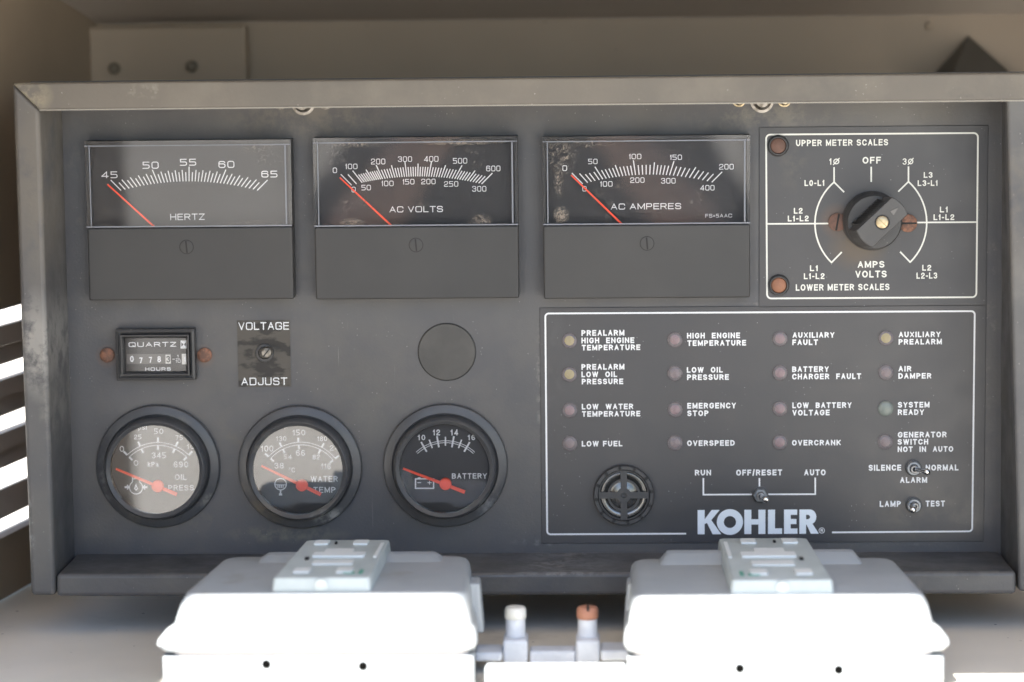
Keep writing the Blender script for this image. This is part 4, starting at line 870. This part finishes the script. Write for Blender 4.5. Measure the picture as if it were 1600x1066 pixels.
# ------------------------------------------------------------------ outlet boxes in front
def rquad(fl, fr, br, bl, r, z, n=4):
    """rounded plan outline through four (x, d) corners at height z"""
    P = [Vector(fl), Vector(fr), Vector(br), Vector(bl)]; out = []
    for i in range(4):
        q = P[i]; a = P[i-1]; c = P[(i+1) % 4]; A = q+(a-q).normalized()*r; B = q+(c-q).normalized()*r
        for k in range(n+1):
            t = k/n; u_ = 1-t; v_ = A*u_*u_+q*2*u_*t+B*t*t; out.append(Vector((v_.x,-v_.y,z)))
    return out
DB, DFR = .078, .165
def xz(px, py, d): p = at(px, py, d); return p.x, p.z
def outlet_box(name, label, bk, fr, yk, yf_, low, flange, groove_y, holes, g_b, g_f, gy, gfb, bump, ears, mirror):
    zt_ = at((fr[0]+fr[1])/2, yf_, DFR).z
    xb0, xb1 = at(bk[0], yk, DB).x, at(bk[1], yk, DB).x
    xf0, xf1 = at(fr[0], yf_, DFR).x, at(fr[1], yf_, DFR).x
    lo0, lo1 = at(low[0], groove_y, DFR).x, at(low[1], groove_y, DFR).x
    zg = at(600, groove_y, DFR).z
    root = empty(name, ((xf0+xf1)/2, -(DB+DFR)/2, ZF), None, label, 'outlet box', 'white outlet boxes in front of the control panel')
    def rg(z, il, ir, i_f, ib, r, t=0):   # outward offsets per side; t = 0 top .. 1 groove (front edge widens)
        a0 = xf0+(lo0-xf0)*t; a1 = xf1+(lo1-xf1)*t; b0 = xb0+(lo0-xf0)*t*.6; b1 = xb1+(lo1-xf1)*t*.6
        return rquad((a0-il, DFR+i_f), (a1+ir, DFR+i_f), (b1+ir, DB-ib), (b0-il, DB-ib), r, z)
    mb = MB()
    rings = [rg(zt_,-.0036,-.0036,-.0016,-.002,.007), rg(zt_-.0006,-.002,-.002,-.0006,-.001,.008), rg(zt_-.0020,-.0007,-.0007,-.0001,0,.009), rg(zt_-.006,0,0,0,0,.010,.3),
             rg(zg+.012,.0005,.0005,.0005,.0005,.010,.7)]
    e0, e1 = ears
    rings += [rg(zg+.0095,.001+e0*.5,.001+e1*.5,.0008,.001,.008,.8), rg(zg+.0055,.001+e0,.001+e1,.001,.001,.006,.9), rg(zg+.003,.001+e0,.001+e1,.001,.001,.006,1), rg(zg+.0002,.0002+e0*.8,.0002+e1*.8,-.0002,0,.008,1)]
    mb.loft(rings[::-1]); mb.build('cover', OUTL, root, smooth=38)
    mb = MB(); mb.loft([rg(zg-.0028,-.0015,-.0015,-.0022,-.002,.006,1), rg(zg+.0001,-.0015,-.0015,-.0022,-.002,.006,1)]); mb.build('gasket', mat('gasket_grey', (.45,.43,.43), .7), root)
    mb = MB(); mb.loft([rg(ZF+.0005,e0*.75,e1*.75,-.0008,0,.006,1), rg(zg-.0034,e0*.75,e1*.75,-.0008,0,.006,1), rg(zg-.0026,e0*.7,e1*.7,-.0016,-.001,.006,1)]); mb.build('box_body', OUTL, root, smooth=38)
    # raised rear ridge of the cover
    q0, q1 = at(bump[0], 862, DB+.002).x, at(bump[1], 862, DB+.002).x
    zb_ = at(600, 862, DB+.002).z
    mb = MB(); mb.loft([rquad((q0-.004,DB+.018),(q1+.004,DB+.018),(q1+.004,DB+.0005),(q0-.004,DB+.0005),.003,zt_-.0005), rquad((q0,DB+.011),(q1,DB+.011),(q1,DB+.002),(q0,DB+.002),.003,max(zb_, zt_+.0018))])
    mb.build('cover_ridge', OUTL, root, smooth=38)
    # outlet block, its top face carrying the sockets
    dgb, dgf = DB+.004, DFR-.0035
    zg1 = at((g_f[0]+g_f[1])/2, gy, dgf).z
    dgb = DIST - (CAMZ-zg1)*FPX/(gfb-50)          # so the block's top is level
    B0, B1 = at(g_b[0], gfb, dgb).x, at(g_b[1], gfb, dgb).x; F0, F1 = at(g_f[0], gy, dgf).x, at(g_f[1], gy, dgf).x
    def gq(z, i, r=.0022): return rquad((F0+i,dgf-i),(F1-i,dgf-i),(B1-i,dgb+i),(B0+i,dgb+i),r,z)
    mb = MB(); mb.loft([gq(zt_+.0001,-.0006), gq(zg1-.0012,0), gq(zg1-.0003,.0004), gq(zg1,.0012)]); blk = mb.build('outlet_block', OUTG, root, smooth=38)
    # details in block coordinates: s across 0..1, t back to front 0..1
    def bp(s_, t_, z): x_ = (B0+(F0-B0)*t_)*(1-s_)+(B1+(F1-B1)*t_)*s_; return Vector((x_, -(dgb+(dgf-dgb)*t_), z))
    def patch(s0, s1, t0, t1, h, M, nm, rr=.0012, z0=None):
        q = [bp(s0,t1,0), bp(s1,t1,0), bp(s1,t0,0), bp(s0,t0,0)]; q = [(p.x,-p.y) for p in q]
        m_ = MB(); zb0 = zg1+.0001; m_.loft([rquad(*q, rr, zb0), rquad(*q, rr, zb0+h)]); return m_.build(nm, M, blk)
    S1 = (lambda s: 1-s) if mirror else (lambda s: s)
    def pt(s0, s1, *a_): s0, s1 = sorted((S1(s0), S1(s1))); return patch(s0, s1, *a_)
    pt(.24,.82,.40,.50,.0011,OUTW,'reset_button',.0012); pt(.34,.66,.30,.39,.0009,OUTW,'test_button',.001)
    pt(.30,.74,.60,.69,.0007,OUTW,'socket_rim',.0008)
    for s0, t0 in ((.14,.06),(.60,.06),(.17,.80),(.62,.80)): pt(s0,s0+.17,t0,t0+.10,.0009,OUTW,'socket_rim',.0009)
    pt(.92,.96,.12,.50,.0005,OUTW,'side_mark',.0004)
    for s0, t0 in ((.38,.10),): pt(s0,s0+.028,t0,t0+.035,.0009,DARK,'socket_slot',.0002)
    pt(.18,.22,.52,.56,.0009,DARK,'socket_slot',.0003)
    pt(.70,.82,.875,.915,.0003,GREEN,'green_mark',.0004); pt(.86,.90,.82,.92,.0003,GREEN,'green_mark',.0004)
    m_ = MB(); c_ = bp(.5, 1, 0); m_.tube((c_.x, c_.y-.0002, zg1-.0035), (c_.x, c_.y-.0012, zg1-.0035), .0032, .0030, 20); m_.build('cover_screw', OUTG, blk, smooth=40)
    for hx, hy in holes:
        p = at(hx, hy, DFR-.0006); m_ = MB(); m_.lathe((p.x,p.z), [(7*S*.88,DFR-.0009),(7*S*.88,DFR-.0005),(0,DFR-.0005)], 24); m_.build('screw_hole', HOLESHADE, root)  # flat dark disc in place of a shaded recess
    # hinge tab on the side that faces the gap
    hx0, hx1 = (726,757) if not mirror else (974,1000)
    d_ = .118; p0 = at(hx0, 908, d_); p1 = at(hx1, 985, d_)
    mb = MB(); mb.hexa([(p0.x,-d_-.006,p1.z),(p1.x,-d_-.006,p1.z),(p1.x-(.002 if not mirror else 0),-d_-.006,p0.z),(p0.x+(.002 if mirror else 0),-d_-.006,p0.z),(p0.x,-d_+.010,p1.z),(p1.x,-d_+.010,p1.z),(p1.x-(.002 if not mirror else 0),-d_+.010,p0.z),(p0.x+(.002 if mirror else 0),-d_+.010,p0.z)])
    mb.build('hinge_tab', OUTL, root, bev=.0012)
    return root
outlet_box('outlet_box','white weatherproof outlet box in front of the panel under the round gauges', (349,736),(281,733),873,927,(262,737),None,1018,((416,1038),(567,1041)),
    (479,609.5),(426,577.5),902.5,848.5,(419,682),(.0052,.0018),False)
outlet_box('outlet_box','white weatherproof outlet box in front of the panel under the maker name and alarm lamps', (984.5,1397),(983,1452),875,930.5,(984,1466),None,1022,((1156,1044.6),(1310.4,1046.7)),
    (1122.7,1260.8),(1143,1301.4),906,849,(1041,1332),(.0018,.0052),True)

# ------------------------------------------------------------------ cable clamps between the boxes
DC = .118
def clamp(cx, label, M, slot, side):
    c = at(cx, 968, DC); root = empty('cable_clamp', (c.x,-DC,ZF), None, label, 'cable clamp', 'cable clamps between the outlet boxes')
    zt_ = at(cx, 947, DC).z; zm = at(cx, 966, DC).z; zn = at(cx, 992, DC).z; rr = 17.3*S*.9
    mb = MB(); mb.tube((c.x,-DC,zm), (c.x,-DC,zt_), rr, rr, 32, prof=[(0,rr*.93),(.08,rr),(.72,rr),(.92,rr*.86),(1.0,rr*.55)]); cap = mb.build('screw_cap', M, root, smooth=40)
    if slot:
        mb = MB(); h = .0006; mb.box((c.x+rr*.05-h,-DC-rr*.98,zt_-.0022),(c.x+rr*.05+h,-DC+rr*.8,zt_+.00015)); mb.build('screw_slot', DARK, cap)
    mb = MB(); mb.tube((c.x,-DC,zn-.004), (c.x,-DC,zm-.0002), rr*.92, rr*.9, 32); mb.build('neck', CLAMP, root, smooth=40)
    mb = MB(); x0_ = c.x-rr*1.1 if side > 0 else c.x-rr*1.15; x1_ = c.x+rr*1.15
    mb.box((x0_,-DC-.010,ZF+.004),(x1_,-DC+.009,zn-.0005)); mb.build('clamp_block', CLAMP, root, bev=.0015, seg=3)
    za = at(cx, 1001, DC+.006).z
    xe = at(744 if side < 0 else 982, 1000, DC).x
    mb = MB(); 
    if side < 0: mb.box((xe,-DC-.014,ZF+.006),(x0_-.0003,-DC+.004,za-.004))
    else: mb.box((x1_+.0003,-DC-.014,ZF+.006),(xe,-DC+.004,za-.003))
    mb.build('clamp_arm', CLAMP, root, bev=.0012, seg=3)
    return root
clamp(805.5,'cable clamp with pale grey cap screw beside the left outlet box',CAPW,False,-1)
clamp(918,'cable clamp with rusty orange slotted cap screw beside the right outlet box',CAPR,True,1)
mb = MB(); a = at(757,1043,DFR-.006); b = at(978,1043,DFR-.006)
mb.box((a.x,-DFR+.006,ZF+.0006),(b.x,-DFR+.016,a.z)); tag(mb.build('mounting_strip', OUTL, bev=.0012, seg=3), 'white mounting strip in sunlight between the outlet boxes, below the two cable clamps', 'mounting strip')
mb = MB(); a = at(828,1013,DC+.002); b = at(900,1013,DC+.002)
mb.box((a.x,-DC-.008,ZF+.001),(b.x,-DC+.004,a.z)); tag(mb.build('spacer_bar', CLAMP, bev=.0012, seg=3), 'pale grey spacer bar between the two cable clamps', 'spacer bar')

# ------------------------------------------------------------------ the photographer, mirrored in the meter and gauge glass
SKIN = mat('skin', (.72,.47,.39), .5, c2=(.66,.42,.34), ns=20); SHIRT = mat('navy_shirt', (.03,.035,.05), .85, c2=(.045,.05,.065), ns=25)
TROUS = mat('dark_trousers', (.035,.033,.03), .85); HAIR = mat('brown_hair', (.04,.027,.02), .6); SHOE = mat('black_shoe', (.02,.02,.02), .5)
per = empty('person', (-.06,-1.62,0), None, 'person in a navy shirt and dark trousers holding up a black camera', 'person')
def skin(name, V, E, M, parent, subd=2):
    c = Vector(V[0][:3]); me = bpy.data.meshes.new(name); me.from_pydata([Vector(v[:3])-c for v in V], E, [])
    o = bpy.data.objects.new(name, me); col.objects.link(o); WL[o.name] = c; o.parent = parent; o.location = c-WL[parent.name]
    o.modifiers.new('skin', 'SKIN'); L_ = me.skin_vertices or None
    for i, v in enumerate(V):
        sv = me.skin_vertices[0].data[i]; rr_ = v[3] if isinstance(v[3], tuple) else (v[3], v[3]); sv.radius = rr_; sv.use_root = (i == 0)
    sb = o.modifiers.new('sub', 'SUBSURF'); sb.levels = subd; sb.render_levels = subd; me.materials.append(M); return o
def chain(n, start=0): return [(i, i+1) for i in range(start, start+n-1)]
def px(x): return x-.06
body = [(px(0),-1.63,.95,.08),(px(0),-1.64,1.10,.07),(px(0),-1.62,1.24,.08),(px(0),-1.60,1.33,.07),(px(0),-1.575,1.40,.052),(px(0),-1.545,1.46,.075),(px(0),-1.53,1.53,.085),(px(0),-1.535,1.585,.06)]
E = chain(8); n = 8
for sg in (-1, 1):
    body += [(px(sg*.16),-1.61,1.29,.055),(px(sg*.25),-1.55,1.13,.045),(px(sg*.17),-1.47,1.25,.036),(px(sg*.085),-1.425,1.36,.026),(px(sg*.075),-1.41,1.41,.034)]
    E += [(2, n)]+chain(5, n); n += 5
    for k in range(4):    # fingers bent round the camera body
        zf = 1.46-.02*k; body += [(px(sg*.072),-1.395,zf,.009),(px(sg*.064),-1.372,zf+.002,.0085),(px(sg*.045),-1.368,zf,.0075)]; E += [(n-1 if k == 0 else root_, n)]+chain(3, n)
        if k == 0: root_ = n-1
        n += 3
    body += [(px(sg*.05),-1.425,1.405,.010),(px(sg*.03),-1.43,1.42,.009)]; E += [(root_, n),(n, n+1)]; n += 2
for sg in (-1, 1):
    body += [(px(sg*.10),-1.62,.86,.05),(px(sg*.12),-1.60,.48,.04),(px(sg*.12),-1.63,.09,.038),(px(sg*.13),-1.53,.035,.035)]; E += [(0, n)]+chain(4, n); n += 4
skin('body', body, E, SKIN, per)
sh = [(px(0),-1.62,.86,(.20,.13)),(px(0),-1.63,1.06,(.19,.14)),(px(0),-1.61,1.24,(.20,.14)),(px(0),-1.60,1.345,.072)]; E = chain(4); n = 4
for sg in (-1, 1): sh += [(px(sg*.17),-1.61,1.29,.072),(px(sg*.235),-1.57,1.17,.062)]; E += [(2, n),(n, n+1)]; n += 2
skin('shirt', sh, E, SHIRT, per)
tr = [(px(0),-1.62,.92,.12)]; E = []; n = 1
for sg in (-1, 1): tr += [(px(sg*.10),-1.62,.84,.10),(px(sg*.12),-1.59,.48,.072),(px(sg*.12),-1.63,.11,.06)]; E += [(0, n)]+chain(3, n); n += 3
skin('trousers', tr, E, TROUS, per)
for sg in (-1, 1): skin('shoe', [(px(sg*.12),-1.66,.045,.045),(px(sg*.13),-1.57,.04,.045),(px(sg*.135),-1.50,.03,.035)], chain(3), SHOE, per)
skin('hair', [(px(0),-1.56,1.50,.075),(px(0),-1.55,1.57,.088),(px(0),-1.525,1.60,.07)], chain(3), HAIR, per)
skin('nose', [(px(0),-1.455,1.50,.012),(px(0),-1.435,1.478,.014)], [(0,1)], SKIN, per, 1)
for sg in (-1, 1):
    skin('ear', [(px(sg*.083),-1.54,1.515,.014),(px(sg*.083),-1.545,1.485,.012)], [(0,1)], SKIN, per, 1)
    mb = MB(); mb.tube((px(sg*.032),-1.455,1.51),(px(sg*.032),-1.448,1.51),.012,.004,16); mb.build('eye', mat('eye_white', (.6,.6,.6), .3), per)
skin('mouth', [(px(-.022),-1.455,1.445,.006),(px(0),-1.45,1.443,.008),(px(.022),-1.455,1.445,.006)], chain(3), mat('lips', (.42,.19,.16), .5), per, 1)
pcam = empty('photo_camera', (0,-1.40,CAMZ-.04), None, 'black photo camera held up by the person facing the control panel', 'camera')
mb = MB(); mb.box((-.065,-1.425,CAMZ-.045),(.055,-1.39,CAMZ+.035)); mb.build('camera_body', SHOE, pcam, bev=.008, seg=3)
mb = MB(); mb.tube((0,-1.389,CAMZ),(0,-1.358,CAMZ),.034,.036,32); mb.build('lens_barrel', SHOE, pcam, bev=.001)
